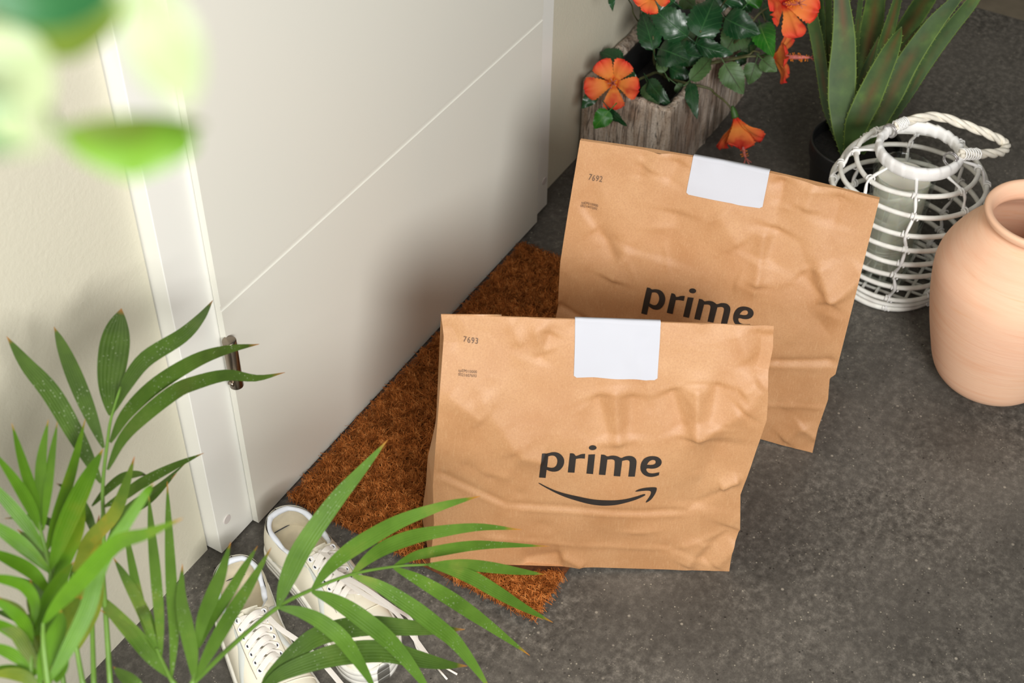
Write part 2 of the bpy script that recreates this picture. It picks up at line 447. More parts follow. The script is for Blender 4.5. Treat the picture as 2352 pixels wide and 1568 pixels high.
    def build(s, label):
        NU, NH = 130, 120
        us = np.linspace(0, 1, NU); hs = np.linspace(0, s.H, NH)
        U, Hh = np.meshgrid(us, hs, indexing='ij')
        Pf = s.surf(U, Hh)
        mb = MB(); mb.add(Pf.reshape(-1, 3), grid_faces(NU, NH, flip=True))
        # back panel leaning forward to meet the front at the closed top
        NB = 40; ub = np.linspace(0, 1, NB); Ub, Hb = np.meshgrid(ub, hs, indexing='ij')
        def backp(u, h):
            fr_ = s.base(u, h); off = s.D - s.lean * (np.asarray(h) / s.H) * 0.98
            tb = s.BL + s.w * (u * s.W + (s.skew[0] * (1 - u) + s.skew[1] * u) * h / s.H)[..., None] - s.n * off[..., None]
            tb[..., 2] = fr_[..., 2]; return tb
        s.backp = backp
        Pb = backp(Ub, Hb)
        # keep the back behind the front
        mb.add(Pb.reshape(-1, 3), grid_faces(NB, NH))
        # side gussets folding inwards towards the top
        for e, sg in ((0, 1), (-1, -1)):
            A = Pf[e]; B = Pb[e]; G = []
            for i in range(NH):
                gap = np.linalg.norm(A[i] - B[i]); dep = math.sqrt(max((s.D / 2) ** 2 - (gap / 2) ** 2, 0)) * 0.9; hh = hs[i] / s.H; dep = dep * min(1, max(0, (hh - 0.35) / 0.4)) + (-0.016 if e == 0 else 0.010) * max(0.0, 1 - hh / 0.62) ** 0.6
                mid = (A[i] + B[i]) / 2 + s.w * sg * dep
                for t in (0, 0.25, 0.5, 0.75, 1):
                    G.append(A[i] * (1 - 2 * t) + mid * 2 * t if t <= 0.5 else mid * (2 - 2 * t) + B[i] * (2 * t - 1))
            mb.add(G, grid_faces(NH, 5))
        mb.add([Pf[0, 0], Pf[-1, 0], Pb[-1, 0], Pb[0, 0]], [(0, 1, 2, 3)])
        # closed top
        top = [s.surf(np.array(u), np.array(s.H)) for u in ub]; tb = [Pb[i, -1] for i in range(NB)]
        mb.add(top + tb, [(i, i + 1, NB + i + 1, NB + i) for i in range(NB - 1)])
        org = (s.BL + s.BR) / 2 - s.n * s.D / 2
        o = mb.build('paper_bag', M_PAPER, origin=org); s.o = o
        tag(o, label, 'bag'); return o
    def patch(s, name, quad, mat, wrap=0.03):
        """sticker: px corners tl,tr,br,bl, folded over the top of the bag"""
        tl, tr, br, bl = [np.array(s.inv(q)) for q in quad]
        n, m = 30, 24; V = []
        for j in range(m):
            t = j / (m - 1)
            for i in range(n):
                k = i / (n - 1)
                e = 0.035 * max(0, 1 - min(k, 1 - k) / 0.03) ** 2 if t < 0.04 else 0
                q = (bl * (1 - k) + br * k) * (1 - t) + (tl * (1 - k) + tr * k) * t
                if j == m - 1: q = np.array([q[0], s.H])
                q = q + np.array([0, e * 0.08])
                V.append(s.surf(np.array(q[0]), np.array(min(q[1], s.H)), 0.0011) + np.array([0, 0, 0.0014 if j == m - 1 else 0]))
        for t in (0.002, 0.015, wrap):
            for i in range(n):
                k = i / (n - 1); u = tl[0] * (1 - k) + tr[0] * k
                V.append(s.backp(np.array(u), np.array(s.H - t + 0.002)) - s.n * 0.0022 + np.array([0, 0, 0.0014 if t < 0.01 else 0]))
        mb = MB(); mb.add(V, grid_faces(m + 3, n))
        return mb.build(name, mat, s.o)

LOGO = {  # outlines of the lettering and the smile, measured on the front bag
 'p': ([(112,190),(112,190),(175,188),(215,212),(290,190),(380,192),(455,232),(505,300),(515,370),(500,440),(455,505),(400,545),(320,555),(250,540),(197,512),(197,512),(180,670),(180,670),(64,662),(64,662),(85,430)],
       [(225,262),(225,262),(285,246),(345,258),(385,310),(392,370),(372,440),(330,475),(275,478),(205,458),(205,458)]),
 'r': ([(615,215),(615,215),(670,215),(700,235),(715,268),(760,258),(820,232),(887,230),(887,230),(882,315),(882,315),(790,308),(722,320),(722,320),(697,572),(697,572),(578,568),(578,568)],),
 'i': ([(948,245),(948,245),(1066,245),(1066,245),(1030,595),(1030,595),(912,585),(912,585)],),
 'dot': ([(1023 + 70 * math.cos(a), 127 + 43 * math.sin(a)) for a in np.linspace(0, 2 * math.pi, 20, endpoint=False)],),
 'm': ([(1175,252),(1175,252),(1240,255),(1285,290),(1350,270),(1430,270),(1490,290),(1535,318),(1600,288),(1680,278),(1750,290),(1800,330),(1815,390),(1783,638),(1783,638),(1665,632),(1665,632),(1692,400),(1680,358),(1630,345),(1552,362),(1552,362),(1518,625),(1518,625),(1402,620),(1402,620),(1425,385),(1410,343),(1360,332),(1287,340),(1287,340),(1252,610),(1252,610),(1136,604),(1136,604)],),
 'e': ([(2225,575),(2225,575),(2218,628),(2218,628),(2150,648),(2060,655),(1970,630),(1905,575),(1878,500),(1890,410),(1935,335),(2010,295),(2100,285),(2190,300),(2250,345),(2268,400),(2245,455),(2180,495),(2090,508),(1985,492),(1990,540),(2030,580),(2100,592),(2165,585)],
       [(1998,435),(1998,435),(2030,380),(2085,350),(2140,355),(2160,390),(2145,425),(2090,440)]),
 'smile': ([(60,758),(200,840),(400,930),(700,1005),(1000,1047),(1300,1055),(1600,1040),(1800,1005),(1960,958),(1990,975),(1960,1000),(1800,1065),(1600,1110),(1400,1145),(1180,1158),(900,1130),(650,1070),(400,975),(200,870),(45,770)],),
 'arrow': ([(1795,895),(1860,865),(1950,848),(2060,845),(2170,855),(2195,875),(2180,950),(2130,1035),(2070,1095),(1995,1128),(1985,1115),(2040,1050),(2080,990),(2090,935),(2060,908),(1990,900),(1900,902),(1800,908)],),
}
def chaikin(P, it=2):
    P = np.asarray(P, float)
    for _ in range(it):
        Q = np.roll(P, -1, 0); P = np.stack([0.75 * P + 0.25 * Q, 0.25 * P + 0.75 * Q], 1).reshape(-1, 2)
    keep = [P[0]]
    for p in P[1:]:
        if np.linalg.norm(p - keep[-1]) > 0.02: keep.append(p)
    if np.linalg.norm(keep[0] - keep[-1]) < 0.02: keep.pop()
    return np.array(keep)
def fill_shape(loops, maxlen):
    bm = bmesh.new()
    for L in loops:
        vs = [bm.verts.new((p[0], p[1], 0)) for p in L]
        for i in range(len(vs)): bm.edges.new((vs[i], vs[(i + 1) % len(vs)]))
    bmesh.ops.triangle_fill(bm, use_beauty=True, use_dissolve=False, edges=bm.edges[:])
    for _ in range(4):
        es = [e for e in bm.edges if e.calc_length() > maxlen]
        if not es: break
        bmesh.ops.subdivide_edges(bm, edges=es, cuts=1)
        bmesh.ops.triangulate(bm, faces=bm.faces[:])
    bm.verts.index_update()
    V = np.array([v.co[:2] for v in bm.verts]); Fc = [tuple(v.index for v in f.verts) for f in bm.faces]
    bm.free(); return V, Fc
LOGO_UV = {}
def print_logo(bag, src=None, tf=None):
    for part, keys in (('printed_lettering', ('p', 'r', 'i', 'dot', 'm', 'e')), ('printed_smile_arrow', ('smile', 'arrow'))):
        mb = MB()
        for k in keys:
            V, Fc = fill_shape([chaikin(L) for L in LOGO[k]], 60)
            if src is None:
                uv = np.array([bag.inv((1230 + x / 7.84, 1000 + y / 7.84)) for x, y in V]); LOGO_UV[k] = uv
            else:
                uv = LOGO_UV[k].copy(); uv = tf(uv)
            mb.add(bag.surf(uv[:, 0], uv[:, 1], 0.0009), Fc)
        mb.build(part, M_INK, bag.o)
def print_text(bag, name, text, p0, p1, hpx, mat, spacing=1.0, weight=0.0):
    """text along the pixel line p0-p1, capital height hpx"""
    c = bpy.data.curves.new('text', 'FONT'); c.body = text; c.size = 1.0; c.space_character = spacing; c.offset = weight; c.resolution_u = 3
    t = bpy.data.objects.new('text', c); COL.objects.link(t)
    dg = bpy.context.evaluated_depsgraph_get(); me = bpy.data.meshes.new_from_object(t.evaluated_get(dg))
    V = np.array([v.co[:2] for v in me.vertices]); Fc = [tuple(p.vertices) for p in me.polygons]
    bpy.data.objects.remove(t); bpy.data.curves.remove(c); bpy.data.meshes.remove(me)
    x0, x1 = V[:, 0].min(), V[:, 0].max(); cap = 0.70
    a = np.array(p0, float); b = np.array(p1, float); d = b - a; up = np.array([d[1], -d[0]]) / np.linalg.norm(d)
    px = a + ((V[:, :1] - x0) / (x1 - x0)) * d + up * (V[:, 1:] / cap) * hpx
    uv = np.array([bag.inv(q) for q in px])
    mb = MB(); mb.add(bag.surf(uv[:, 0], uv[:, 1], 0.0009), Fc)
    return mb.build(name, mat, bag.o)

b1 = fl((988, 1292), 0.021); b1r = fl((1675, 1311))
feats1 = [
 ((1005,1082),(1160,1147),-0.0028,0.006), ((1160,1147),(1580,1172),-0.0026,0.005), ((1580,1172),(1702,1112),-0.0028,0.006),
 ((1005,1095),(1160,1158),0.0016,0.004), ((1160,1158),(1580,1183),0.0016,0.004),
 ((1100,1228),(1330,1250),0.0015,0.004), ((1330,1250),(1560,1256),0.0015,0.004), ((1560,1256),(1690,1216),0.002,0.006),
 ((1410,880),(1420,1018),0.006,0.016), ((1370,900),(1400,1000),-0.005,0.018), ((1450,900),(1440,1000),-0.004,0.018),
 ((1600,880),(1592,1004),0.007,0.016), ((1540,890),(1570,985),-0.006,0.02), ((1650,880),(1625,975),-0.005,0.02),
 ((1592,1004),(1700,940),0.005,0.016), ((1700,940),(1752,885),0.005,0.02),
 ((1225,745),(1255,810),0.004,0.012), ((1265,760),(1235,830),-0.004,0.012), ((1170,735),(1195,790),0.003,0.01),
 ((1100,900),(1190,1030),0.004,0.02), ((1020,900),(1110,960),0.004,0.02), ((1190,1030),(1250,1045),0.005,0.018),
 ((1760,760),(1740,860),-0.006,0.018), ((1690,760),(1720,830),0.003,0.014), ((1740,870),(1700,900),0.004,0.01),
 ((1020,740),(1050,800),-0.003,0.012),
 ((1610,1290),(1680,1210),-0.006,0.02), ((1640,1300),(1700,1250),0.005,0.016), ((1575,1300),(1625,1245),0.004,0.015),
 ((1200,1290),(1290,1275),-0.006,0.02), ((1290,1275),(1340,1300),0.004,0.012), ((1590,1170),(1660,1000),-0.005,0.03),
 ((1660,1120),(1705,1100),0.006,0.01), ((1100,1075),(1170,1085),0.003,0.012), ((1060,1060),(1140,1095),-0.003,0.012)]
bag1 = Bag(b1, b1r, 0.4215, 0.090, 0.021, (0.0235, 0.022), feats1, seed=1, zt=0.020, edges=[(0, 0, 0), (0.1, 0.002, -0.003), (0.2, 0.003, 0.003), (0.37, -0.001, -0.008), (0.5, 0, -0.001), (0.7, 0.002, 0.006), (0.85, 0.004, 0.0), (0.93, 0.005, 0.003), (1, 0, 0)])
bag1.build('brown paper carrier bag stamped 7693, in front, standing half on the doormat')
bag1.patch('label_sticker', ((1321,731),(1517,744),(1509,868),(1317,860)), M_LABEL)
print_logo(bag1)
print_text(bag1, 'printed_number', '7693', (1058, 785), (1093, 788), 13, M_INK2, 1.15, 0.012)
print_text(bag1, 'printed_serial', 'spEP010000', (1048, 850), (1092, 852), 6.2, M_INK2)
print_text(bag1, 'printed_serial', '0021607693', (1048, 858.5), (1091, 860.5), 6.2, M_INK2)

R2 = fl((1866, 1040)); TL = fl((1330, 322), 0.46); TR = fl((2020, 458), 0.46)
d2 = norm(TR - TL); L2 = np.linalg.norm((TR - TL))
BL2 = R2 - d2 * 0.452 * np.array([1, 1, 0])
n2 = np.array([d2[1], -d2[0], 0]);  n2 = n2 if n2.dot(O - R2) > 0 else -n2
lean2 = -(TR - R2).dot(n2); sk2 = (TR - R2).dot(d2)
feats2 = [
 ((1278,700),(1350,737),-0.004,0.008), ((1350,737),(1700,800),-0.003,0.006), ((1700,812),(1775,824),-0.003,0.006), ((1775,824),(1915,830),-0.004,0.006),
 ((1755,834),(1915,842),0.002,0.005), ((1750,926),(1895,936),0.002,0.004),
 ((1410,640),(1440,560),0.006,0.02), ((1340,470),(1420,600),-0.006,0.02), ((1330,480),(1370,530),0.004,0.015),
 ((1740,650),(1760,520),0.007,0.016), ((1790,520),(1755,600),-0.006,0.025), ((1745,660),(1690,640),0.004,0.02),
 ((1905,690),(1880,600),0.007,0.018), ((1905,690),(1990,620),0.006,0.015), ((1840,620),(1890,680),-0.005,0.022),
 ((1520,345),(1490,390),0.004,0.014), ((1560,370),(1535,420),-0.004,0.016), ((1480,350),(1470,410),-0.003,0.012),
 ((1870,425),(1850,480),0.005,0.016), ((1930,450),(1910,520),-0.004,0.018), ((1800,410),(1790,470),-0.004,0.012),
 ((1800,1010),(1850,975),0.005,0.014), ((1850,975),(1880,1010),0.004,0.014), ((1650,480),(1700,560),0.004,0.03), ((1560,480),(1530,600),-0.004,0.03)]
bag2 = Bag(BL2, R2, 0.46, lean2, 0.021, (sk2, sk2), feats2, topwave=0.010, seed=3, brk=(0.54, 0.03), edges=[(0, 0, 0), (0.1, 0, -0.002), (0.25, 0, 0.002), (0.34, 0.002, -0.004), (0.36, 0.002, 0.003), (0.55, -0.002, 0.002), (1, 0, 0)])
bag2.build('brown paper carrier bag stamped 7692, standing behind the other bag near the lantern')
bag2.patch('label_sticker', ((1592,361),(1767,398),(1752,474),(1578,440)), M_LABEL)
print('BAG2', bag2.W, L2, lean2, sk2)
SRC = np.array([list(bag1.inv((1230 + x / 7.84, 1000 + y / 7.84))) + [1] for x, y in ((64, 662), (112, 188), (2268, 395))])
DST = np.array([bag2.inv(q) for q in ((1475.5, 712), (1489.6, 651.5), (1733.5, 712))])
AF = np.linalg.solve(SRC, DST)
def tf2(uv): return np.hstack([uv, np.ones((len(uv), 1))]) @ AF
print_logo(bag2, True, tf2)
print_text(bag2, 'printed_number', '7692', (1353, 410), (1384, 416), 13, M_INK2, 1.15, 0.012)
print_text(bag2, 'printed_serial', 'spEP010000', (1336.5, 466), (1375, 473.5), 6.2, M_INK2)
print_text(bag2, 'printed_serial', '0021607692', (1335, 474), (1373, 481), 6.2, M_INK2)

# coir pile of the mat: tufts in a chevron weave, left out where the bags press it flat
def inside(b, X, Y):
    p = np.stack([X, Y], -1) - b.BL[:2]; a = p @ b.w[:2]; c = -(p @ b.n[:2])
    return (a > -0.016) & (a < b.W + 0.016) & (c > -0.015) & (c < b.D + 0.016)
def coir_pile():
    n = 84000
    X = rng.uniform(MX0 - 0.002, MX1 + 0.002, n); Y = rng.uniform(MY0 - 0.002, MY1 + 0.002, n)
    keep = ~(inside(bag1, X, Y) | inside(bag2, X, Y)); X = X[keep]; Y = Y[keep]; n = len(X)
    cell = 0.017
    row = np.floor(Y / cell); colm = np.floor((X + 0.5 * cell * (row % 2)) / (cell * 1.4))
    sgn = np.where((row + colm) % 2 == 0, 1, -1)
    ang = sgn * 0.75 + rng.normal(0, 0.6, n) + np.where(rng.random(n) < 0.12, rng.uniform(-3, 3, n), 0)
    ln = rng.uniform(0.011, 0.028, n); wd = rng.uniform(0.0003, 0.0007, n)
    dx, dy = np.cos(ang), np.sin(ang)
    fx = ((X + 0.5 * cell * (row % 2)) / (cell * 1.4)) % 1; fy = (Y / cell) % 1
    hump = 0.007 * (np.sin(np.pi * fx) * np.sin(np.pi * fy)) ** 0.6
    z0 = 0.009 + hump + rng.uniform(-0.002, 0.003, n); lift = rng.uniform(0.0, 0.0035, n) + np.where(rng.random(n) < 0.03, 0.006, 0)
    pts = []
    for t, zz in ((-0.5, -0.003), (0.0, 1.0), (0.5, -0.0015)):
        bend = rng.normal(0, 0.0026, n)
        px_ = X + dx * ln * t - dy * bend; py_ = Y + dy * ln * t + dx * bend
        pz = np.maximum(z0 + lift * (zz if zz > 0 else 0) + (zz if zz < 0 else 0), 0.004)
        pts.append((px_, py_, pz))
    V = np.empty((n, 6, 3))
    for k, (a, b_, c) in enumerate(pts):
        ww = wd * (1.0 if k == 1 else 0.6)
        V[:, 2 * k] = np.stack([a - dy * ww, b_ + dx * ww, c], -1); V[:, 2 * k + 1] = np.stack([a + dy * ww, b_ - dx * ww, c + wd * 0.6], -1)
    base = np.arange(n)[:, None] * 6
    Fc = np.concatenate([base + np.array([0, 1, 3, 2]), base + np.array([2, 3, 5, 4])])
    me = bpy.data.meshes.new('coir_pile'); me.from_pydata((V.reshape(-1, 3) - np.array([1.44, 0.80, 0])).tolist(), [], Fc.tolist()); me.update()
    me.materials.append(M_COIR); o = bpy.data.objects.new('coir_pile', me); link(o, mat_o); o['kind'] = 'stuff'
coir_pile()

# ================================================================== terracotta vase
def m_terracotta():
    m, nt, b = new_mat('terracotta'); v = coords(nt, (3, 3, 40)); v2 = coords(nt)
    c = ramp(nt, noise(nt, v, 1.6, 6, 0.65, 0.6), [(0.3, srgb(240, 186, 150)), (0.55, srgb(246, 202, 170)), (0.75, srgb(240, 178, 130))])
    c = mix(nt, ramp(nt, noise(nt, v2, 7, 4), [(0.4, (0, 0, 0, 1)), (0.7, (0.45, 0.45, 0.45, 1))]), c, srgb(240, 190, 164))
    nt.links.new(c, b.inputs['Base Color']); b.inputs['Roughness'].default_value = 0.7; b.inputs['Specular IOR Level'].default_value = 0.25
    bump(nt, b, noise(nt, coords(nt, (6, 6, 220)), 1.2, 4), 0.15, 0.002)
    return m
VC = (1.9098, 0.1585, 0.0)
prof = [(0.0, 0.001), (0.0, 0.050), (0.003, 0.058), (0.011, 0.0672), (0.037, 0.0945), (0.092, 0.1120), (0.1655, 0.1285), (0.228, 0.1365), (0.262, 0.1335), (0.294, 0.119), (0.316, 0.1035), (0.332, 0.089), (0.341, 0.0795), (0.346, 0.0775), (0.351, 0.0795), (0.357, 0.0850), (0.364, 0.0868), (0.368, 0.0855), (0.3695, 0.082), (0.368, 0.077), (0.362, 0.073), (0.350, 0.0705), (0.338, 0.073), (0.32, 0.090), (0.28, 0.118), (0.2, 0.122), (0.1, 0.104), (0.03, 0.075), (0.014, 0.001)]
prof = cr([(z, r, 0) for z, r in prof], 150)[:, :2]; prof[:, 1] = np.maximum(prof[:, 1], 0.0005); prof[:, 0] = np.maximum(prof[:, 0], 0.0)
mb = MB(); lathe(mb, (VC[0], VC[1], 0), [(z, r) for z, r in prof], 96)
vase = mb.build('terracotta_vase', m_terracotta(), origin=VC)
tag(vase, 'pale orange terracotta vase with a rolled lip beside the white lantern', 'vase')

# ================================================================== wicker lantern with candle
M_WICK = simple('white_painted_rattan', srgb(246, 242, 234), 0.55, var=0.14, vscale=45, bstr=0.25, bscale=180)
M_BAND = simple('white_wrapped_cane', srgb(250, 249, 247), 0.5, bstr=0.2, bscale=120)
M_HAND = simple('cream_twisted_cane', srgb(240, 233, 218), 0.5, var=0.12, vscale=60)
LC = np.array([2.088, 0.398, 0.0])
lan = empty('lantern', LC)
tag(lan, 'round white wicker lantern with a twisted carrying handle behind the vase', 'lantern')
def circ(z, r, n=72, wob=0.0015, ph=0):
    a = np.linspace(0, 2 * math.pi, n, endpoint=False)
    rr = r + wob * np.sin(3 * a + ph) + wob * 0.6 * np.sin(5 * a + 2 * ph); zz = z + wob * np.sin(2 * a + ph * 1.7)
    return np.stack([LC[0] + rr * np.cos(a), LC[1] + rr * np.sin(a), zz], 1)
RINGS = [(0.262, 0.104), (0.236, 0.125), (0.203, 0.1335), (0.168, 0.131), (0.132, 0.125), (0.098, 0.118), (0.064, 0.110), (0.030, 0.102), (0.0065, 0.099)]
for i, (z, r) in enumerate(RINGS):
    mb = MB(); tube(mb, circ(z, r, wob=0.0016 if i < 8 else 0.0006, ph=i * 1.3), 0.0044 if i < 8 else 0.0055, 8, closed=True); mb.build('ring', M_WICK, lan)
mb = MB(); tube(mb, circ(0.017, 0.1005, ph=2), 0.0042, 8, closed=True); mb.build('ring', M_WICK, lan)
# rim band: wrapped flat cane
mb = MB(); n = 180; V = []
for j, (z, dr) in enumerate(((0.272, 0.004), (0.275, 0.0065), (0.281, 0.0075), (0.289, 0.0075), (0.295, 0.006), (0.2965, 0.002), (0.296, -0.002), (0.291, -0.004), (0.282, -0.0045), (0.275, -0.002), (0.272, 0.002))):
    for i in range(n):
        a = 2 * math.pi * i / n; st = 0.0018 * (((i * 22 / n + j * 0.06) % 1) - 0.5)
        rr = 0.0675 + dr + st; V.append((LC[0] + rr * math.cos(a), LC[1] + rr * math.sin(a), z + st))
mb.add(V, grid_faces(11, n, wrap=True)); mb.add(np.array(V).reshape(11, n, 3)[[10, 0]].reshape(-1, 3), grid_faces(2, n, wrap=True)); mb.build('rim_band', M_BAND, lan)
# woven uprights tying the rings together
path = [(0.276, 0.074)] + RINGS
for k in range(8):
    a0 = math.radians(k * 45 + 18)
    pts = [];
    for i, (z, r) in enumerate(path):
        a = a0 + 0.035 * math.sin(i * 2.3 + k); sg = 1 if i % 2 else -1
        ro = r + sg * 0.0045
        pts.append((LC[0] + ro * math.cos(a), LC[1] + ro * math.sin(a), z))
    P = cr(pts, 110); rad = 0.0020 + 0.0013 * np.abs(np.sin(np.linspace(0, 26, 110) + k))
    mb = MB(); tube(mb, P, rad, 6)
    for i, (z, r) in enumerate(RINGS):     # the knot where it wraps a ring
        a = a0 + 0.035 * math.sin((i + 1) * 2.3 + k); c = np.array([LC[0] + r * math.cos(a), LC[1] + r * math.sin(a), z])
        rd = np.array([math.cos(a), math.sin(a), 0.0]); th = np.linspace(0, 4 * math.pi, 26)
        tg = np.array([-math.sin(a), math.cos(a), 0.0])
        H_ = c + np.outer(np.cos(th), rd) * 0.006 + np.outer(np.sin(th), [0, 0, 1.0]) * 0.006 + np.outer(np.linspace(-0.006, 0.006, 26), tg)
        H_[:, 2] = np.maximum(H_[:, 2], 0.0022)
        tube(mb, H_, 0.0015, 5)
    mb.build('upright', M_BAND, lan)
# floor grid of the lantern
mb = MB()
for k in range(-3, 4):
    y = k * 0.026; hw = math.sqrt(0.097 ** 2 - y * y)
    tube(mb, [(LC[0] - hw, LC[1] + y, 0.007), (LC[0] + hw, LC[1] + y, 0.007)], 0.003, 6)
    tube(mb, [(LC[0] + y, LC[1] - hw, 0.0035), (LC[0] + y, LC[1] + hw, 0.0035)], 0.003, 6)
mb.build('base_grid', M_WICK, lan)
# twisted handle tipped over to the right, held by two wire loops
hp = cr([fl((2056, 291), 0.303), fl((2100, 274), 0.307), fl((2155, 268), 0.300), fl((2225, 290), 0.285), fl((2285, 315), 0.270), fl((2310, 333), 0.258), fl((2300, 349), 0.262), fl((2262, 353), 0.278), fl((2205, 354), 0.300)], 150)
T = np.gradient(hp, axis=0); T /= np.linalg.norm(T, axis=1)[:, None]
S = np.cross(T, [0, 0, 1.0]); S /= np.linalg.norm(S, axis=1)[:, None]; B = np.cross(T, S)
for k in range(3):
    mb = MB(); a = np.linspace(0, 9 * math.pi, 150) + k * 2 * math.pi / 3
    tube(mb, hp + S * (np.cos(a) * 0.0042)[:, None] + B * (np.sin(a) * 0.0042)[:, None], 0.0046, 7)
    if k == 0:
        h_o = mb.build('handle', M_HAND, lan)
    else: mb.build('cane_strand', M_HAND, h_o)
for e, sl in ((0, slice(0, 12)), (-1, slice(-14, -1))):
    mb = MB(); pp = cr(hp[sl], 60); a = np.linspace(0, 14 * math.pi, 60)
    t0 = np.gradient(pp, axis=0); t0 /= np.linalg.norm(t0, axis=1)[:, None]; s0 = np.cross(t0, [0, 0, 1.0]); s0 /= np.linalg.norm(s0, axis=1)[:, None]; b0 = np.cross(t0, s0)
    tube(mb, pp + s0 * (np.cos(a) * 0.0098)[:, None] + b0 * (np.sin(a) * 0.0098)[:, None], 0.0015, 5); mb.build('handle_binding', M_BAND, h_o)
M_WIRE = simple('painted_wire', srgb(176, 172, 172), 0.35, 0.7, var=0.5, vscale=300)
for px in ((2045, 300), (2183, 366)):
    c = fl(px, 0.293); mb = MB(); th = np.linspace(0, 4.2 * math.pi, 50); rd = norm(np.array([c[0] - LC[0], c[1] - LC[1], 0]))
    H_ = c + np.outer(np.cos(th), rd) * 0.012 + np.outer(np.sin(th), [0, 0, 1.0]) * 0.012 + np.outer(np.linspace(-0.004, 0.004, 50), np.cross(rd, [0, 0, 1.0]))
    tube(mb, H_, 0.0016, 6); mb.build('wire_loop', M_WIRE, lan)
# candle in a glass cylinder standing inside
GC = np.array([2.078, 0.410, 0.0105])
can = empty('candle', GC); tag(can, 'thick ivory candle in a clear glass cylinder inside the wicker lantern', 'candle')
mg, nt, b = new_mat('clear_glass'); nt.nodes.remove(b)
tr = N_(nt, 'ShaderNodeBsdfTransparent'); tr.inputs[0].default_value = (0.975, 0.995, 0.985, 1); gl = N_(nt, 'ShaderNodeBsdfGlossy'); gl.inputs['Roughness'].default_value = 0.02
lw = N_(nt, 'ShaderNodeLayerWeight'); lw.inputs[0].default_value = 0.32; ms = N_(nt, 'ShaderNodeMixShader')
nt.links.new(math_(nt, 'MULTIPLY', lw.outputs['Fresnel'], 0.35), ms.inputs[0]); nt.links.new(tr.outputs[0], ms.inputs[1]); nt.links.new(gl.outputs[0], ms.inputs[2]); nt.links.new(ms.outputs[0], nt.nodes['Material Output'].inputs[0])
mb = MB(); gp = [(0, 0.0005), (0, 0.046), (0.002, 0.049), (0.012, 0.0505), (0.10, 0.0520), (0.215, 0.0540), (0.226, 0.0550), (0.2305, 0.0562), (0.233, 0.0557), (0.232, 0.0540), (0.224, 0.0520), (0.10, 0.0490), (0.018, 0.0475), (0.013, 0.040), (0.012, 0.0005)]
lathe(mb, GC, gp, 64); mb.build('glass_jar', mg, can)
mw, nt, b = new_mat('candle_wax'); b.inputs['Base Color'].default_value = srgb(250, 245, 230); b.inputs['Roughness'].default_value = 0.5; b.inputs['Subsurface Weight'].default_value = 0.5; b.inputs['Subsurface Radius'].default_value = (0.02, 0.014, 0.008); b.inputs['Subsurface Scale'].default_value = 0.5
mb = MB(); lathe(mb, GC, [(0.022, 0.0005), (0.022, 0.040), (0.026, 0.0425), (0.212, 0.0462), (0.2195, 0.0450), (0.220, 0.043), (0.2165, 0.037), (0.215, 0.0005)], 48); mb.build('wax', mw, can)
mb = MB(); tube(mb, cr([GC + [0, 0, 0.212], GC + [0.001, 0, 0.224], GC + [0.004, -0.002, 0.236]], 10), 0.0014, 6); mb.build('wick', simple('white_wick', srgb(240, 236, 226), 0.8), can)

# ================================================================== potted aloe
M_BLACKP = simple('black_plastic', srgb(26, 26, 27), 0.42)
M_SOIL = simple('dark_soil', srgb(24, 21, 18), 0.95, var=0.5, vscale=120, bstr=0.8, bscale=120, bdist=0.004)
PL = fl((1863, 308), 0.150); vd = norm(np.array([PL[0], PL[1], 0])); rt = np.array([vd[1], -vd[0], 0])
PC = PL + rt * 0.086; PC[2] = 0
print('POT', PC)
aloe = empty('potted_aloe', PC)
tag(aloe, 'tall aloe with thick spiny grey-green leaves in a black pot behind the lantern', 'plant')
mb = MB(); lathe(mb, PC, [(0, 0.0005), (0, 0.066), (0.003, 0.069), (0.115, 0.0815), (0.119, 0.0855), (0.121, 0.086), (0.147, 0.0865), (0.150, 0.0855), (0.150, 0.0815), (0.146, 0.0808), (0.115, 0.079), (0.01, 0.065)], 64); mb.build('pot', M_BLACKP, aloe)
mb = MB(); k = 40; V = [(PC[0], PC[1], 0.128)] + [(PC[0] + 0.0795 * math.cos(a), PC[1] + 0.0795 * math.sin(a), 0.126) for a in np.linspace(0, 2 * math.pi, k, endpoint=False)]
mb.add(V, [(0, 1 + j, 1 + (j + 1) % k) for j in range(k)]); mb.build('soil', M_SOIL, aloe)
def m_aloe():
    m, nt, b = new_mat('aloe_skin'); v = coords(nt)
    uvn = N_(nt, 'ShaderNodeTexCoord'); sep = N_(nt, 'ShaderNodeSeparateXYZ'); nt.links.new(uvn.outputs['UV'], sep.inputs[0])
    c = ramp(nt, noise(nt, v, 14, 4, 0.6), [(0.3, srgb(46, 68, 36)), (0.55, srgb(68, 92, 46)), (0.75, srgb(94, 122, 56))])
    au = math_(nt, 'ABSOLUTE', math_(nt, 'SUBTRACT', sep.outputs[0], 0.5))
    br = math_(nt, 'MULTIPLY', ramp(nt, noise(nt, v, 9, 3), [(0.42, (0, 0, 0, 1)), (0.62, (1, 1, 1, 1))]), ramp(nt, au, [(0.0, (0.85, 0.85, 0.85, 1)), (0.3, (0, 0, 0, 1))]))
    c = mix(nt, br, c, srgb(100, 70, 40))
    c = mix(nt, ramp(nt, au, [(0.44, (0, 0, 0, 1)), (0.495, (0.9, 0.9, 0.9, 1))]), c, srgb(126, 150, 70))
    nt.links.new(c, b.inputs['Base Color']); b.inputs['Roughness'].default_value = 0.48; b.inputs['Specular IOR Level'].default_value = 0.28
    bump(nt, b, noise(nt, v, 130, 4), 0.15, 0.001)
    return m
M_ALOE = m_aloe()
D0 = np.linalg.norm(PC + [0, 0, 0.15] - O)
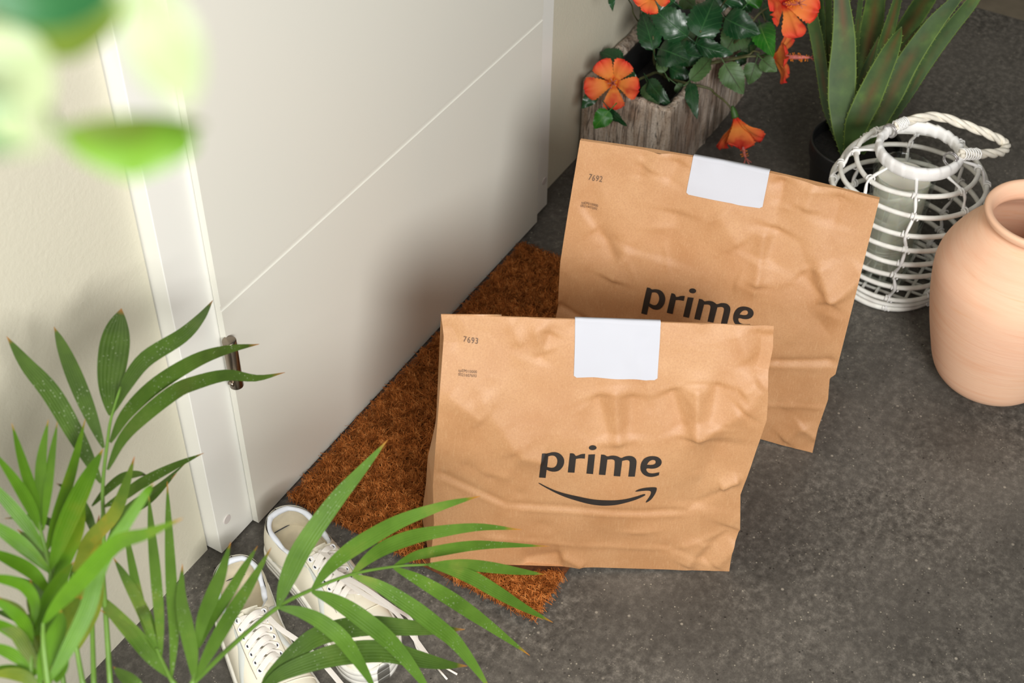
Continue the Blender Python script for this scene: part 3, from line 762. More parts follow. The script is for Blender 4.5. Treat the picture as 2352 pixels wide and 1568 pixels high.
def aloe_leaf(pts, d_tip, d_base=0.0, face=0.0, seed=0):
    """pts: (x,y,width) in pixels from root to tip; distance eases from pot to tip"""
    n = 34; m = len(pts); P = []; W = []
    for i, (x, y, wpx) in enumerate(pts):
        t = i / (m - 1); dist = D0 + d_base + (d_tip - d_base) * t ** 1.2
        P.append(at((x, y), dist)); W.append(wpx / F * dist)
    P[0] = np.array([PC[0] + (P[0][0] - PC[0]) * 0.6, PC[1] + (P[0][1] - PC[1]) * 0.6, 0.12])
    C_ = cr(P, n); Wd = np.interp(np.linspace(0, 1, n), np.linspace(0, 1, m), W); Wd[-1] = 0.0008
    T = np.gradient(C_, axis=0); T /= np.linalg.norm(T, axis=1)[:, None]
    V = []; UV = []; k = 16
    rr = random.Random(seed); mb = MB(); eL = []; eR = []; SS = []
    for i in range(n):
        view = norm(O - C_[i]); S = norm(np.cross(T[i], view)); N = norm(np.cross(S, T[i]))
        ca, sa = math.cos(face), math.sin(face); S, N = S * ca + N * sa, N * ca - S * sa
        hw = Wd[i] / 2; th = min(hw * 0.42, 0.011)
        for j in range(k):
            a = 2 * math.pi * j / k; x = math.cos(a); s_ = math.sin(a)
            y = (-0.55 * (1 - abs(x) ** 2) if s_ < 0 else 0.25 * (1 - abs(x) ** 2) - 0.1 * (1 - abs(x) ** 2)) * 1.6
            V.append(C_[i] + S * x * hw + N * (y * th + 0.35 * th * x * x)); UV.append(((x + 1) / 2, i / (n - 1)))
        eL.append(C_[i] - S * hw + N * 0.35 * th); eR.append(C_[i] + S * hw + N * 0.35 * th); SS.append(S)
    f = grid_faces(n, k, wrap=True) + [tuple((n - 1) * k + j for j in range(k)), tuple(range(k - 1, -1, -1))]
    mb.add(V, f, UV)
    for E, sg in ((np.array(eL), -1), (np.array(eR), 1)):
        L = np.concatenate([[0], np.cumsum(np.linalg.norm(np.diff(E, axis=0), axis=1))]); s_ = 0.02
        while s_ < L[-1] - 0.01:
            p = np.array([np.interp(s_, L, E[:, q]) for q in range(3)]); i = min(int(np.searchsorted(L, s_)), n - 1)
            out = norm(SS[i] * sg * 0.85 + T[i] * 0.55); q = 0.0013; b_ = norm(np.cross(out, T[i]))
            mb.add([p - T[i] * q, p + T[i] * q, p + b_ * q, p - b_ * q, p + out * 0.0040], [(0, 2, 4), (2, 1, 4), (1, 3, 4), (3, 0, 4)], [(0, 0.5)] * 5)
            s_ += rr.uniform(0.010, 0.017)
    return mb.build('leaf', M_ALOE, aloe)
def c3(L):      # measured on a 3.907x enlargement of the corner at (1750, 0)
    return [(1750 + x / 3.907, y / 3.907, w / 3.907) for x, y, w in L]
for i, (L, dt, db, fc) in enumerate((
    ([(650,1180,60),(590,950,95),(545,650,105),(490,330,110),(420,20,105),(330,-330,70),(280,-600,10)], 0.10, 0.03, 0.3),
    ([(670,1150,60),(600,850,80),(560,500,85),(520,100,80),(490,-250,60),(480,-500,8)], 0.22, 0.06, -0.3),
    ([(690,1150,50),(640,800,60),(610,500,62),(603,250,66),(600,0,62),(590,-300,30),(585,-420,6)], 0.15, 0.04, 0.5),
    ([(735,1330,70),(720,1150,165),(715,900,232),(722,650,238),(735,330,195),(715,0,130),(690,-350,80),(670,-620,10)], -0.02, -0.03, 0.0),
    ([(830,900,40),(843,600,46),(852,330,54),(880,60,46),(905,-150,28),(915,-260,5)], 0.14, 0.07, 0.4),
    ([(850,1100,90),(900,780,180),(950,450,205),(1000,150,180),(1040,-150,140),(1080,-550,10)], 0.25, 0.07, 0.0),
    ([(830,1080,70),(880,830,105),(945,620,92),(1000,470,56),(1050,322,5)], 0.06, 0.03, 0.2),
    ([(950,900,70),(1050,560,110),(1130,300,112),(1205,40,76),(1250,-160,45),(1270,-260,5)], 0.20, 0.06, -0.2),
    ([(755,1330,70),(850,1120,205),(950,900,225),(1050,680,195),(1150,470,150),(1215,330,85),(1254,240,5)], -0.10, -0.03, 0.0),
    ([(980,1000,80),(1100,650,130),(1230,370,165),(1380,130,170),(1500,-60,160),(1700,-420,10)], 0.26, 0.06, 0.0),
    ([(1000,950,40),(1100,740,52),(1250,450,55),(1390,280,44),(1505,158,4)], 0.10, 0.04, 0.3),
    ([(900,1290,80),(1030,1080,190),(1170,830,205),(1310,560,190),(1530,240,150),(1720,20,90),(1860,-150,50),(1960,-260,5)], 0.02, -0.01, 0.1),
    ([(1050,1200,50),(1180,1050,60),(1330,830,72),(1450,610,108),(1640,320,130),(1860,50,110),(2030,-180,60),(2120,-300,5)], 0.12, 0.03, -0.35))):
    aloe_leaf(c3(L), dt, db, fc, i)

# ================================================================== planter with hibiscus
def m_bark():
    m, nt, b = new_mat('weathered_bark'); v = coords(nt, (1, 1, 0.14)); v2 = coords(nt)
    g = noise(nt, v, 70, 8, 0.7, 0.5); s_ = noise(nt, v2, 230, 5, 0.7)
    c = ramp(nt, g, [(0.28, srgb(96, 78, 62)), (0.42, srgb(176, 156, 136)), (0.58, srgb(208, 194, 178)), (0.78, srgb(230, 222, 212))])
    c = mix(nt, ramp(nt, s_, [(0.3, (0.6, 0.6, 0.6, 1)), (0.5, (0, 0, 0, 1))]), c, srgb(92, 74, 64))
    c = mix(nt, ramp(nt, noise(nt, v2, 16, 3), [(0.55, (0, 0, 0, 1)), (0.75, (0.5, 0.5, 0.5, 1))]), c, srgb(148, 108, 76))
    ck = ramp(nt, noise(nt, coords(nt, (1, 1, 0.06)), 42, 3, 0.6, 1.2), [(0.472, (0, 0, 0, 1)), (0.5, (1, 1, 1, 1)), (0.528, (0, 0, 0, 1))])
    c = mix(nt, math_(nt, 'MULTIPLY', ck, 0.75), c, srgb(48, 36, 30))
    nt.links.new(c, b.inputs['Base Color']); b.inputs['Roughness'].default_value = 0.85
    p = bump(nt, b, g, 0.6, 0.006); p = bump(nt, b, s_, 0.3, 0.002, p); bump(nt, b, math_(nt, 'MULTIPLY', ck, -1.0), 0.5, 0.004, p)
    return m
PX0, PX1, PY0, PY1, PH = 2.098, 2.505, 0.868, 1.064, 0.188
hib = empty('potted_hibiscus', ((PX0 + PX1) / 2, (PY0 + PY1) / 2, 0))
tag(hib, 'hibiscus with orange-red flowers and glossy dark leaves in a weathered grey wooden trough', 'plant')
def rrect(x0, x1, y0, y1, r, n=220):
    c = [(x1 - r, y1 - r, 0), (x0 + r, y1 - r, 90), (x0 + r, y0 + r, 180), (x1 - r, y0 + r, 270)]; P = []
    for cx, cy, a0 in c:
        for a in np.linspace(a0, a0 + 90, 8): P.append((cx + r * math.cos(math.radians(a)), cy + r * math.sin(math.radians(a))))
    P = np.array(P + [P[0]]); L = np.concatenate([[0], np.cumsum(np.linalg.norm(np.diff(P, axis=0), axis=1))]); s_ = np.linspace(0, L[-1], n, endpoint=False)
    return np.stack([np.interp(s_, L, P[:, 0]), np.interp(s_, L, P[:, 1])], 1)
n = 220; out = rrect(PX0, PX1, PY0, PY1, 0.014, n); inn = rrect(PX0 + 0.02, PX1 - 0.02, PY0 + 0.02, PY1 - 0.02, 0.012, n)
cxy = np.array([(PX0 + PX1) / 2, (PY0 + PY1) / 2]); V = []; rows = 0
for t in np.linspace(0, 1, 26):
    for p in out:
        nz = mnoise.noise((p[0] * 40, p[1] * 40, t * 1.6)) * 0.0035 + mnoise.noise((p[0] * 110, p[1] * 110, t * 4)) * 0.0015
        d = norm(p - cxy); q = p + d * nz; V.append((q[0], min(q[1], WALL_Y - 0.001), t * (PH + 0.006 * mnoise.noise((p[0] * 22, p[1] * 22, 5)))))
    rows += 1
for k_, (fr_, z) in enumerate(((0.25, 0.004), (0.7, 0.001), (1.0, -0.008), (1.0, -0.06), (1.0, -0.10))):
    for p, q in zip(out, inn):
        e = p * (1 - fr_) + q * fr_ + mnoise.noise((p[0] * 60, p[1] * 60, 9)) * 0.004; dip = mnoise.noise((p[0] * 22, p[1] * 22, 5)) * 0.006
        V.append((e[0], min(e[1], WALL_Y - 0.002), PH + z + dip + 0.003 * mnoise.noise((p[0] * 90, p[1] * 90, k_))))
    rows += 1
mb = MB(); mb.add(V, grid_faces(rows, n, wrap=True)); mb.build('planter', m_bark(), hib)
mb = MB(); l = rrect(PX0 + 0.022, PX1 - 0.022, PY0 + 0.022, PY1 - 0.022, 0.02, 120); l2 = rrect(PX0 + 0.026, PX1 - 0.026, PY0 + 0.026, PY1 - 0.026, 0.02, 120); l3 = rrect(PX0 + 0.03, PX1 - 0.03, PY0 + 0.03, PY1 - 0.03, 0.02, 120)
V = [(p[0], p[1], 0.02) for p in l] + [(p[0], p[1], PH - 0.012) for p in l] + [(p[0], p[1], PH - 0.012) for p in l2] + [(p[0], p[1], 0.10) for p in l3]
mb.add(V, grid_faces(4, 120, wrap=True)); mb.build('liner', M_BLACKP, hib)
mb = MB(); mb.add([(p[0], p[1], 0.105) for p in l3] + [(cxy[0], cxy[1], 0.112)], [(120, j, (j + 1) % 120) for j in range(120)]); mb.build('soil', M_SOIL, hib)
M_HLEAF = m_leaf('hibiscus_leaf', [srgb(18, 52, 28), srgb(30, 72, 38)], 0.06, 0.26, vein=srgb(48, 92, 50), nscale=18)
M_HBACK = m_leaf('hibiscus_leaf_underside', [srgb(62, 92, 52), srgb(78, 108, 62)], 0.08, 0.5, vein=srgb(52, 58, 34), nscale=18)
M_HBRI = m_leaf('hibiscus_young_leaf', [srgb(32, 100, 24), srgb(52, 128, 36)], 0.12, 0.3, vein=srgb(96, 150, 60), nscale=18)
M_HSTEM = simple('hibiscus_stem', srgb(82, 84, 48), 0.6, var=0.3, vscale=80)
def c2(x, y): return (1250 + x / 3.618, y / 3.618)
def hleaf(b, t, wpx, zb, zt, mat, roll=0.0, bow=0.12):
    B = fl(c2(*b), zb); T_ = fl(c2(*t), zt); L = np.linalg.norm(T_ - B); n = 22
    view = norm(O - (B + T_) / 2); ax = norm(T_ - B); N = norm(view - ax * view.dot(ax)); S = np.cross(ax, N)
    N = N * math.cos(roll) + S * math.sin(roll)
    mid = (B + T_) / 2 + N * L * bow
    P = cr([B, B * 0.55 + mid * 0.45 + N * L * 0.04, mid, T_ * 0.45 + mid * 0.55 + N * L * 0.02, T_], n)
    s_ = np.linspace(0, 1, n); W = wpx / 3.618 / F * np.linalg.norm(B - O) / max(0.5, math.cos(roll)) * np.clip(np.sin(np.pi * s_ ** 0.62) ** 0.75 * 1.02, 0.0, 1); W[0] = 0.002; W[-1] = 0.0006
    ed = lambda v, t: 0.06 * (1 if int(v * 21 + 0.5) % 2 else -1)
    mb = MB(); ph = random.random() * 6
    ribbon(mb, P, W, N, fold=0.10, across=9, curl=0.12, edge=ed, wave=lambda v, t: 0.0022 * math.sin(v * 13 + ph) * t * t * (1 if t > 0 else -0.6))
    tube(mb, cr([B - ax * 0.02 - N * 0.006, B - ax * 0.008 - N * 0.002, B + ax * 0.004], 6), 0.0011, 5)
    return mb.build('leaf', mat, hib)
K, BK, YG = M_HLEAF, M_HBACK, M_HBRI
HL = [((905,415),(812,105),185,.27,.30,K,.1), ((1190,302),(868,36),250,.29,.33,K,-.1), ((1280,305),(1415,-15),280,.30,.33,K,0), ((1505,150),(1798,278),235,.28,.27,K,.2),
 ((1262,362),(1572,450),140,.25,.24,K,.3), ((955,405),(1208,500),260,.25,.26,K,-.1), ((1090,420),(1345,488),200,.22,.22,K,.2), ((1795,205),(1905,480),195,.25,.23,YG,.1),
 ((1620,240),(1480,470),220,.22,.19,BK,.0), ((1500,530),(1657,782),195,.22,.17,BK,.1), ((1755,525),(1700,702),150,.21,.17,BK,.1), ((1812,492),(1935,594),135,.23,.22,BK,.2),
 ((1212,690),(1272,988),112,.20,.16,K,.2), ((868,668),(1062,890),125,.20,.175,K,.3), ((858,690),(955,868),175,.19,.172,BK,.2), ((1212,664),(1392,448),130,.21,.21,BK,.3),
 ((640,520),(466,430),160,.215,.21,K,.2), ((425,770),(308,902),110,.205,.18,K,.0), ((540,922),(412,1068),150,.195,.16,YG,.1), ((540,905),(688,1045),66,.19,.16,K,.5),
 ((560,-60),(569,95),62,.40,.38,K,.2), ((965,185),(805,60),130,.24,.26,BK,.3), ((1830,20),(1950,210),140,.24,.22,K,.2), ((660,580),(775,660),110,.205,.20,K,.2),
 ((1080,20),(930,-90),220,.34,.36,K,.1), ((1150,-30),(1260,60),160,.26,.25,BK,.2), ((1500,20),(1640,-120),240,.30,.33,K,.0), ((1690,30),(1800,-90),180,.30,.32,YG,.1),
 ((1660,10),(1720,100),140,.22,.2,K,.3), ((1310,60),(1470,200),170,.22,.21,BK,.2), ((1050,120),(1010,-40),150,.22,.24,K,.2), ((1700,380),(1680,250),130,.2,.21,K,.2), ((1640,430),(1780,330),120,.19,.2,BK,.3),
 ((1000,600),(940,500),90,.19,.2,BK,.2), ((1100,700),(1190,760),110,.175,.16,BK,.2), ((1480,100),(1360,-80),200,.27,.3,K,.2), ((1850,330),(1760,180),130,.2,.22,K,.3), ((700,690),(690,900),90,.18,.165,K,.4),
 ((1240,330),(1130,240),120,.21,.22,BK,.1), ((1040,560),(1230,640),140,.185,.18,K,.2), ((1400,330),(1300,230),150,.21,.22,K,.3), ((1590,520),(1700,440),100,.18,.19,K,.2)]
for h in HL: hleaf(h[0], h[1], h[2], h[3], h[4], h[5], h[6])
def hstem(pts, r0=0.0026, r1=0.0016):
    P = cr([fl(c2(x, y), z) for x, y, z in pts], 26); mb = MB(); tube(mb, P, np.linspace(r0, r1, 26), 7); mb.build('stem', M_HSTEM, hib)
hstem([(1010,640,.13),(940,600,.16),(860,630,.185),(780,665,.20),(640,760,.205),(560,800,.20),(520,850,.19),(540,920,.185)], .003, .002)
hstem([(960,600,.13),(915,520,.20),(912,420,.26),(905,300,.29)], .003, .0015)
hstem([(990,640,.14),(1080,665,.17),(1200,695,.19),(1370,735,.188),(1420,780,.175),(1510,850,.155),(1566,925,.138)], .003, .0017)
hstem([(1150,560,.13),(1370,530,.19),(1560,495,.20),(1690,470,.215),(1790,470,.215),(1860,480,.215)], .0026, .002)
hstem([(1160,560,.13),(1390,515,.19),(1580,480,.20),(1700,455,.215),(1740,425,.22),(1800,440,.215)], .0022, .0014)
hstem([(1200,420,.13),(1250,350,.20),(1285,295,.28),(1300,260,.31)], .0028, .0015)
hstem([(1180,430,.13),(1320,320,.20),(1440,250,.24),(1570,212,.27),(1700,180,.28)], .0028, .0015)
hstem([(1100,450,.13),(1060,330,.17),(1050,275,.19),(980,200,.24),(900,100,.30),(870,50,.33)], .0024, .0013)
hstem([(900,330,.20),(790,190,.26),(740,110,.30),(730,50,.33),(690,-20,.37)], .0016, .0012)
hstem([(690,-20,.37),(640,-70,.395),(590,-85,.405),(560,-62,.40)], .0012, .001)
hstem([(860,280,.22),(800,160,.27),(800,80,.31),(780,-20,.36)], .0016, .0012)
hstem([(1250,400,.13),(1400,180,.22),(1480,40,.3),(1560,-60,.36)], .0024, .0014); hstem([(1300,400,.13),(1560,80,.26),(1640,-40,.34)], .0024, .0014)
hstem([(1840,180,.25),(1800,60,.27),(1790,20,.28),(1700,-40,.3)], .0018, .0014)
hstem([(1480,440,.15),(1640,300,.24),(1780,120,.28),(1900,50,.30),(1985,40,.30)], .0026, .002)
def m_petal():
    m, nt, b = new_mat('orange_petal'); v = coords(nt)
    uvn = N_(nt, 'ShaderNodeTexCoord'); sep = N_(nt, 'ShaderNodeSeparateXYZ'); nt.links.new(uvn.outputs['UV'], sep.inputs[0]); V_ = sep.outputs[1]
    c = ramp(nt, V_, [(0.0, srgb(196, 22, 40)), (0.12, srgb(232, 74, 40)), (0.34, srgb(252, 160, 76)), (0.7, srgb(248, 128, 70)), (0.92, srgb(238, 84, 58)), (1.0, srgb(226, 58, 50))])
    c = mix(nt, ramp(nt, noise(nt, v, 26, 2), [(0.55, (0, 0, 0, 1)), (0.68, (0.7, 0.7, 0.7, 1))]), c, srgb(214, 34, 44))
    wv = N_(nt, 'ShaderNodeMath'); wv.operation = 'SINE'; nt.links.new(math_(nt, 'MULTIPLY', sep.outputs[0], 120.0), wv.inputs[0])
    c = mix(nt, ramp(nt, wv.outputs[0], [(0.8, (0, 0, 0, 1)), (1.0, (0.16, 0.16, 0.16, 1))]), c, srgb(255, 176, 96))
    nt.links.new(c, b.inputs['Base Color']); b.inputs['Roughness'].default_value = 0.6; b.inputs['Specular IOR Level'].default_value = 0.2
    bump(nt, b, wv.outputs[0], 0.15, 0.0006)
    t = N_(nt, 'ShaderNodeBsdfTranslucent'); ms = N_(nt, 'ShaderNodeMixShader'); ms.inputs[0].default_value = 0.25
    nt.links.new(c, t.inputs[0]); o_ = nt.nodes['Material Output']; nt.links.new(b.outputs[0], ms.inputs[1]); nt.links.new(t.outputs[0], ms.inputs[2]); nt.links.new(ms.outputs[0], o_.inputs[0])
    return m
M_PETAL = m_petal(); M_STAM = simple('pink_stamen', srgb(196, 110, 100), 0.6, var=0.2, vscale=200); M_ANTH = simple('orange_anther', srgb(236, 136, 22), 0.6); M_CALYX = simple('green_calyx', srgb(60, 96, 40), 0.5, var=0.2, vscale=80)
def flower(c, axis, size, opening, spin, stam=0.045, seed=0):
    """axis: the way it faces; opening: angle of the petals from the axis"""
    rr = random.Random(seed); axis = norm(axis); u = norm(np.cross(axis, [0.13, 0.2, 1.0])); v = np.cross(axis, u)
    mb = MB(); pc = cr([c - axis * 0.026, c - axis * 0.014, c - axis * 0.002], 8); tube(mb, pc, [0.0025, 0.0035, 0.005, 0.006, 0.0068, 0.007, 0.0075, 0.008], 10)
    fo = mb.build('flower', M_CALYX, hib)
    for k in range(5):
        a = spin + k * 2 * math.pi / 5 + rr.uniform(-0.1, 0.1); rad = u * math.cos(a) + v * math.sin(a); sd = np.cross(axis, rad); n = 22
        op = opening + rr.uniform(-0.12, 0.12); sz = size * rr.uniform(0.92, 1.08)
        P = []
        for t in np.linspace(0, 1, n):
            al = 0.35 * (1 - t) + op * (0.35 + 0.65 * t) if t < 0.99 else op
            P.append((t, al))
        pos = c - axis * 0.004; L = []
        for i in range(n):
            L.append(pos.copy()); al = opening * 0.55 + (op * 1.25 - opening * 0.55) * (i / (n - 1)); pos = pos + (axis * math.cos(al) + rad * math.sin(al)) * sz / n
        s_ = np.linspace(0, 1, n); W = sz * (0.10 + 0.60 * np.sin(np.clip(s_, 0, 1) ** 1.5 * math.pi * 0.60)) * np.sqrt(np.clip(1 - np.clip((s_ - 0.80) / 0.2, 0, 1) ** 2 * 0.92, 0, 1))
        T = np.gradient(np.array(L), axis=0); T /= np.linalg.norm(T, axis=1)[:, None]; NR = np.array([np.cross(sd, t) for t in T])
        ph = rr.random() * 6; f1 = rr.uniform(9, 12)
        mb = MB(); tw = rr.uniform(-0.25, 0.25)
        ribbon(mb, L, W, NR + sd * tw, fold=0.0, across=15, curl=-0.10, edge=lambda q, t: 0.07 * math.sin(q * 60 + ph),
               wave=lambda q, t: sz * (0.06 * math.sin(t * f1 * 0.55 + ph) * q ** 2 + 0.035 * math.sin(q * 11 + ph + t) * abs(t) * q + 0.02 * math.sin(t * 13 + ph) * q ** 4))
        mb.build('petal', M_PETAL, fo)
    L = cr([c, c + axis * stam * 0.5, c + axis * stam], 16); mb = MB(); tube(mb, L, np.interp(np.linspace(0, 1, 16), [0, 0.35, 0.7, 1], [0.0026, 0.0042, 0.0046, 0.0022]), 8)
    for q in range(5):
        a = q * 1.257; d = u * math.cos(a) + v * math.sin(a); tube(mb, [L[-1], L[-1] + axis * 0.008 + d * 0.005, L[-1] + axis * 0.013 + d * 0.009], 0.0008, 5)
    so = mb.build('stamen', M_STAM, fo); mb = MB()
    for q in range(46):
        t = rr.uniform(0.35, 0.97); a = rr.uniform(0, 6.28); p = c + axis * stam * t; d = u * math.cos(a) + v * math.sin(a); e = p + d * rr.uniform(0.0060, 0.0085)
        tube(mb, [p, e], 0.0004, 4); tube(mb, [e - d * 0.0008, e, e + d * 0.0010], [0.0004, 0.0011, 0.0004], 5)
    mb.build('anthers', M_ANTH, so)
P1 = fl(c2(578, 690), 0.218); flower(P1, norm(O - P1) * 0.92 + np.array([-0.12, 0.02, 0.05]), 0.064, 1.25, 0.28, 0.026, 1)
P2 = fl(c2(1590, 985), 0.126); ax2 = norm(fl(c2(1668, 1290), 0.062) - P2); flower(P2, ax2, 0.080, 0.78, 0.5, 0.080, 2)
P3 = fl(c2(1905, 470), 0.216); ax3 = norm(np.array([0.22, -0.92, 0.16])); flower(P3, ax3, 0.068, 1.15, 0.9, 0.070, 3)
P4 = fl(c2(1985, 30), 0.36); flower(P4, norm(np.array([-0.45, -0.70, 0.45])), 0.078, 1.05, 0.2, 0.05, 4)
P5 = fl(c2(905, -30), 0.40); flower(P5, norm(np.array([-0.6, -0.2, 0.6])), 0.045, 1.1, 0.2, 0.03, 5)
hstem([(870,50,.33),(890,0,.36),(905,-30,.385)], .0014, .0014)

# ================================================================== sneakers
M_LEATH = simple('off_white_leather', srgb(232, 226, 208), 0.5, var=0.05, vscale=16, bstr=0.12, bscale=260)
M_LINING = simple('white_padded_lining', srgb(228, 232, 240), 0.6, bstr=0.5, bscale=70, bdist=0.004)
M_INNER = simple('beige_lining', srgb(214, 204, 180), 0.8, var=0.12, vscale=40)
M_SOLE = simple('white_rubber_sole', srgb(232, 230, 222), 0.5, var=0.06, vscale=60)
M_LACE = simple('white_cotton_lace', srgb(234, 228, 220), 0.85, bstr=0.4, bscale=900)
M_STRIPE = simple('pale_grey_leather', srgb(206, 210, 206), 0.5)
M_EYE = simple('white_eyelet', srgb(240, 240, 242), 0.3)
M_STITCH = simple('grey_stitching', srgb(150, 140, 120), 0.8)
M_DARK = simple('dark_seam', srgb(50, 52, 62), 0.8)
def shoe(label, heel, toe, side, loose=None):
    heel = np.array(heel); toe = np.array(toe); ax = norm(toe - heel); L = np.linalg.norm(toe - heel); lt = np.array([-ax[1], ax[0], 0.0]); up = np.array([0, 0, 1.0])
    root = empty('sneaker', (heel + toe) / 2); tag(root, label, 'shoe', 'pair of white sneakers')
    def Wd(x, pts): return float(np.interp(x, [p[0] for p in pts], [p[1] for p in pts]))
    def hw(x):
        if x < 0.12: return 0.0405 * math.sqrt(max(1 - ((0.12 - x) / 0.12) ** 2, 0))
        if x > 0.80: return 0.0490 * math.sqrt(max(1 - ((x - 0.80) / 0.20) ** 2.2, 0))
        return Wd(x, [(0.12, .0405), (0.2, .0415), (0.35, .0415), (0.5, .0435), (0.62, .0470), (0.72, .0490), (0.80, .0490)])
    cen = lambda x: side * (0.010 * math.sin(math.pi * x) - 0.006 * x * x * 2)
    Z0 = 0.026
    ht = lambda x: Wd(x, [(0.3, .098), (0.40, .092), (0.5, .080), (0.6, .069), (0.7, .060), (0.8, .054), (0.9, .049), (0.97, .041), (1.0, .030)])
    hc = lambda x: Wd(x, [(0, .084), (0.1, .079), (0.2, .071), (0.3, .073), (0.36, .083), (0.42, .092)])
    def wt(x):
        if x < 0.13: return 0.0355 * math.sqrt(max(1 - ((0.13 - max(x, .006)) / 0.124) ** 2, 0))
        return Wd(x, [(0.13, .0355), (0.22, .0355), (0.3, .032), (0.36, .024), (0.40, .012), (0.42, 0.0)])
    def wp(x, y, z): return heel + ax * (x * L) + lt * (y + cen(x)) + up * z
    def top_z(x, y):
        c = min((abs(y) / max(hw(x), 1e-4)) ** (1 / 0.75), 1); return Z0 + (ht(x) - Z0) * (1 - c * c) ** 0.42
    def side_pt(x, t, sg, off=0.0):
        if x < 0.42:
            a = hw(x); b = wt(x); y = a + (b - a) * t ** 1.7 + 0.002 * math.sin(math.pi * t); z = Z0 + (hc(x) - Z0) * t
            k = min(1, max(0, (x - 0.30) / 0.12))
            ph = t * math.pi / 2; y2 = a * math.cos(ph) ** 0.75; z2 = Z0 + (ht(x) - Z0) * math.sin(ph) ** 0.84
            y = y * (1 - k) + max(y2, b) * k; z = z * (1 - k) + z2 * k
        else:
            ph = t * math.pi / 2; y = hw(x) * math.cos(ph) ** 0.75; z = Z0 + (ht(x) - Z0) * math.sin(ph) ** 0.84
        return wp(x, sg * (y + off * (1 - t * 0.5)), z + off * t)
    xs = 0.5 - 0.5 * np.cos(np.linspace(0, math.pi, 70)); m = 16
    V = []; Fc = []
    for x in xs:
        x = min(max(x, 0.0012), 0.9988)
        for j in range(m): V.append(side_pt(x, j / (m - 1), 1))
        for j in range(m - 1, -1, -1): V.append(side_pt(x, j / (m - 1), -1))
    k = 2 * m
    for i in range(len(xs) - 1):
        for j in range(k - 1):
            if j == m - 1 and xs[i + 1] < 0.42: continue
            Fc.append((i * k + j, i * k + j + 1, (i + 1) * k + j + 1, (i + 1) * k + j))
    mb = MB(); mb.add(V, Fc); mb.build('upper', M_LEATH, root)
    # collar roll, lining, insole
    xo = [x for x in np.concatenate([[0.022, 0.032, 0.046, 0.064], np.linspace(0.085, 0.395, 20)])]
    cp = [wp(x + 0.010, max(wt(x) - 0.0042, 0.002), hc(x) - 0.0025) for x in xo[::-1]] + [wp(0.027, 0.0, 0.081)] + [wp(x + 0.010, -max(wt(x) - 0.0042, 0.002), hc(x) - 0.0025) for x in xo]
    cpp = cr(cp, 110); mb = MB(); prof_ = 0.0040 + 0.0006 * np.sin(np.linspace(0, 40, 110)) ; tube(mb, cpp, prof_, 10); mb.build('collar_padding', M_LINING, root)
    cen_in = wp(0.22, 0, 0.0)
    V = []
    for j, (t, z) in enumerate(((0, None), (0.3, 0.062), (0.6, 0.050), (1.0, 0.036))):
        for p in cpp:
            q = p.copy(); d = cen_in - p; d[2] = 0; q += norm(d) * (0.0035 - 0.006 * t); q[2] = p[2] if z is None else min(z, p[2] - 0.008 * t); V.append(q)
    mb = MB(); mb.add(V, grid_faces(4, 110)); mb.build('lining', M_INNER, root)
    V = []; xi = np.linspace(0.02, 0.75, 30)
    for x in xi:
        for j in range(7): V.append(wp(x, (hw(x) - 0.003) * (-1 + j / 3), 0.0365 + 0.002 * abs(j - 3) / 3))
    mb = MB(); mb.add(V, grid_faces(30, 7)); ins = mb.build('insole', M_INNER, root)
    mb = MB(); tube(mb, [wp(x, s_ * (hw(x) - 0.0035), 0.0395) for s_, x in [(1, q) for q in np.linspace(0.3, 0.025, 20)] + [(-1, q) for q in np.linspace(0.025, 0.3, 20)]], 0.0008, 5); mb.build('insole_seam', M_DARK, ins)
    # sole
    V = []
    for off, z in ((0.001, 0.0), (0.0035, 0.002), (0.004, 0.010), (0.0035, 0.0105), (0.0035, 0.0125), (0.004, 0.013), (0.004, 0.021), (0.0035, 0.0215), (0.0035, 0.0228), (0.0038, 0.0232), (0.0035, 0.029), (0.0015, 0.0305), (-0.004, 0.0305)):
        for s_, X_ in [(1, x) for x in xs] + [(-1, x) for x in xs[::-1]]:
            x = min(max(X_, 0.0012), 0.9988); y = hw(x) + off; e = off * (1 if x > 0.5 else -1) * (1 - min(1, hw(x) / 0.03)) / L
            V.append(wp(x + e, s_ * y, z + (0.006 * max(0, (x - 0.86) / 0.14) ** 2 if z > 0.02 else 0)))
    k = 2 * len(xs); Fc = grid_faces(13, k, wrap=True) + [tuple(range(k))]
    mb = MB(); mb.add(V, Fc); mb.build('sole', M_SOLE, root)
    # eyestays, tongue, eyelets, laces
    exs = np.linspace(0.40, 0.645, 7); ey = lambda x: 0.0165 + 0.010 * (0.645 - x)
    for sg in (1, -1):
        V = []
        for x in np.linspace(0.375, 0.675, 26):
            for t in np.linspace(0, 1, 6):
                y = (0.0085 + 0.019 * t) * (1 if x < 0.65 else 1 - 0.35 * (x - 0.65) / 0.025); V.append(wp(x, sg * y, top_z(x, y) + 0.0017 + (-0.0016 if t > 0.98 else 0)))
        mb = MB(); mb.add(V, grid_faces(26, 6)); es = mb.build('eyestay', M_LEATH, root)
        mb = MB()
        for x in np.linspace(0.38, 0.67, 46):
            y = 0.0255; a = wp(x, sg * y, top_z(x, y) + 0.0021); b_ = wp(x + 0.0042, sg * y, top_z(x + 0.0042, y) + 0.0021); tube(mb, [a, b_], 0.0004, 4)
        mb.build('stitching', M_STITCH, es)
    V = []
    for i, x in enumerate(np.linspace(0.355, 0.67, 20)):
        for t in np.linspace(-1, 1, 7):
            y = (0.0135 if x < 0.40 else 0.019) * t; z = top_z(max(x, 0.42), y) + (0.0008 if x > 0.42 else 0.0012 + 0.03 * (0.42 - x)); V.append(wp(x, y, z))
    mb = MB(); mb.add(V, grid_faces(20, 7)); mb.build('tongue', M_LEATH, root)
    EP = {}
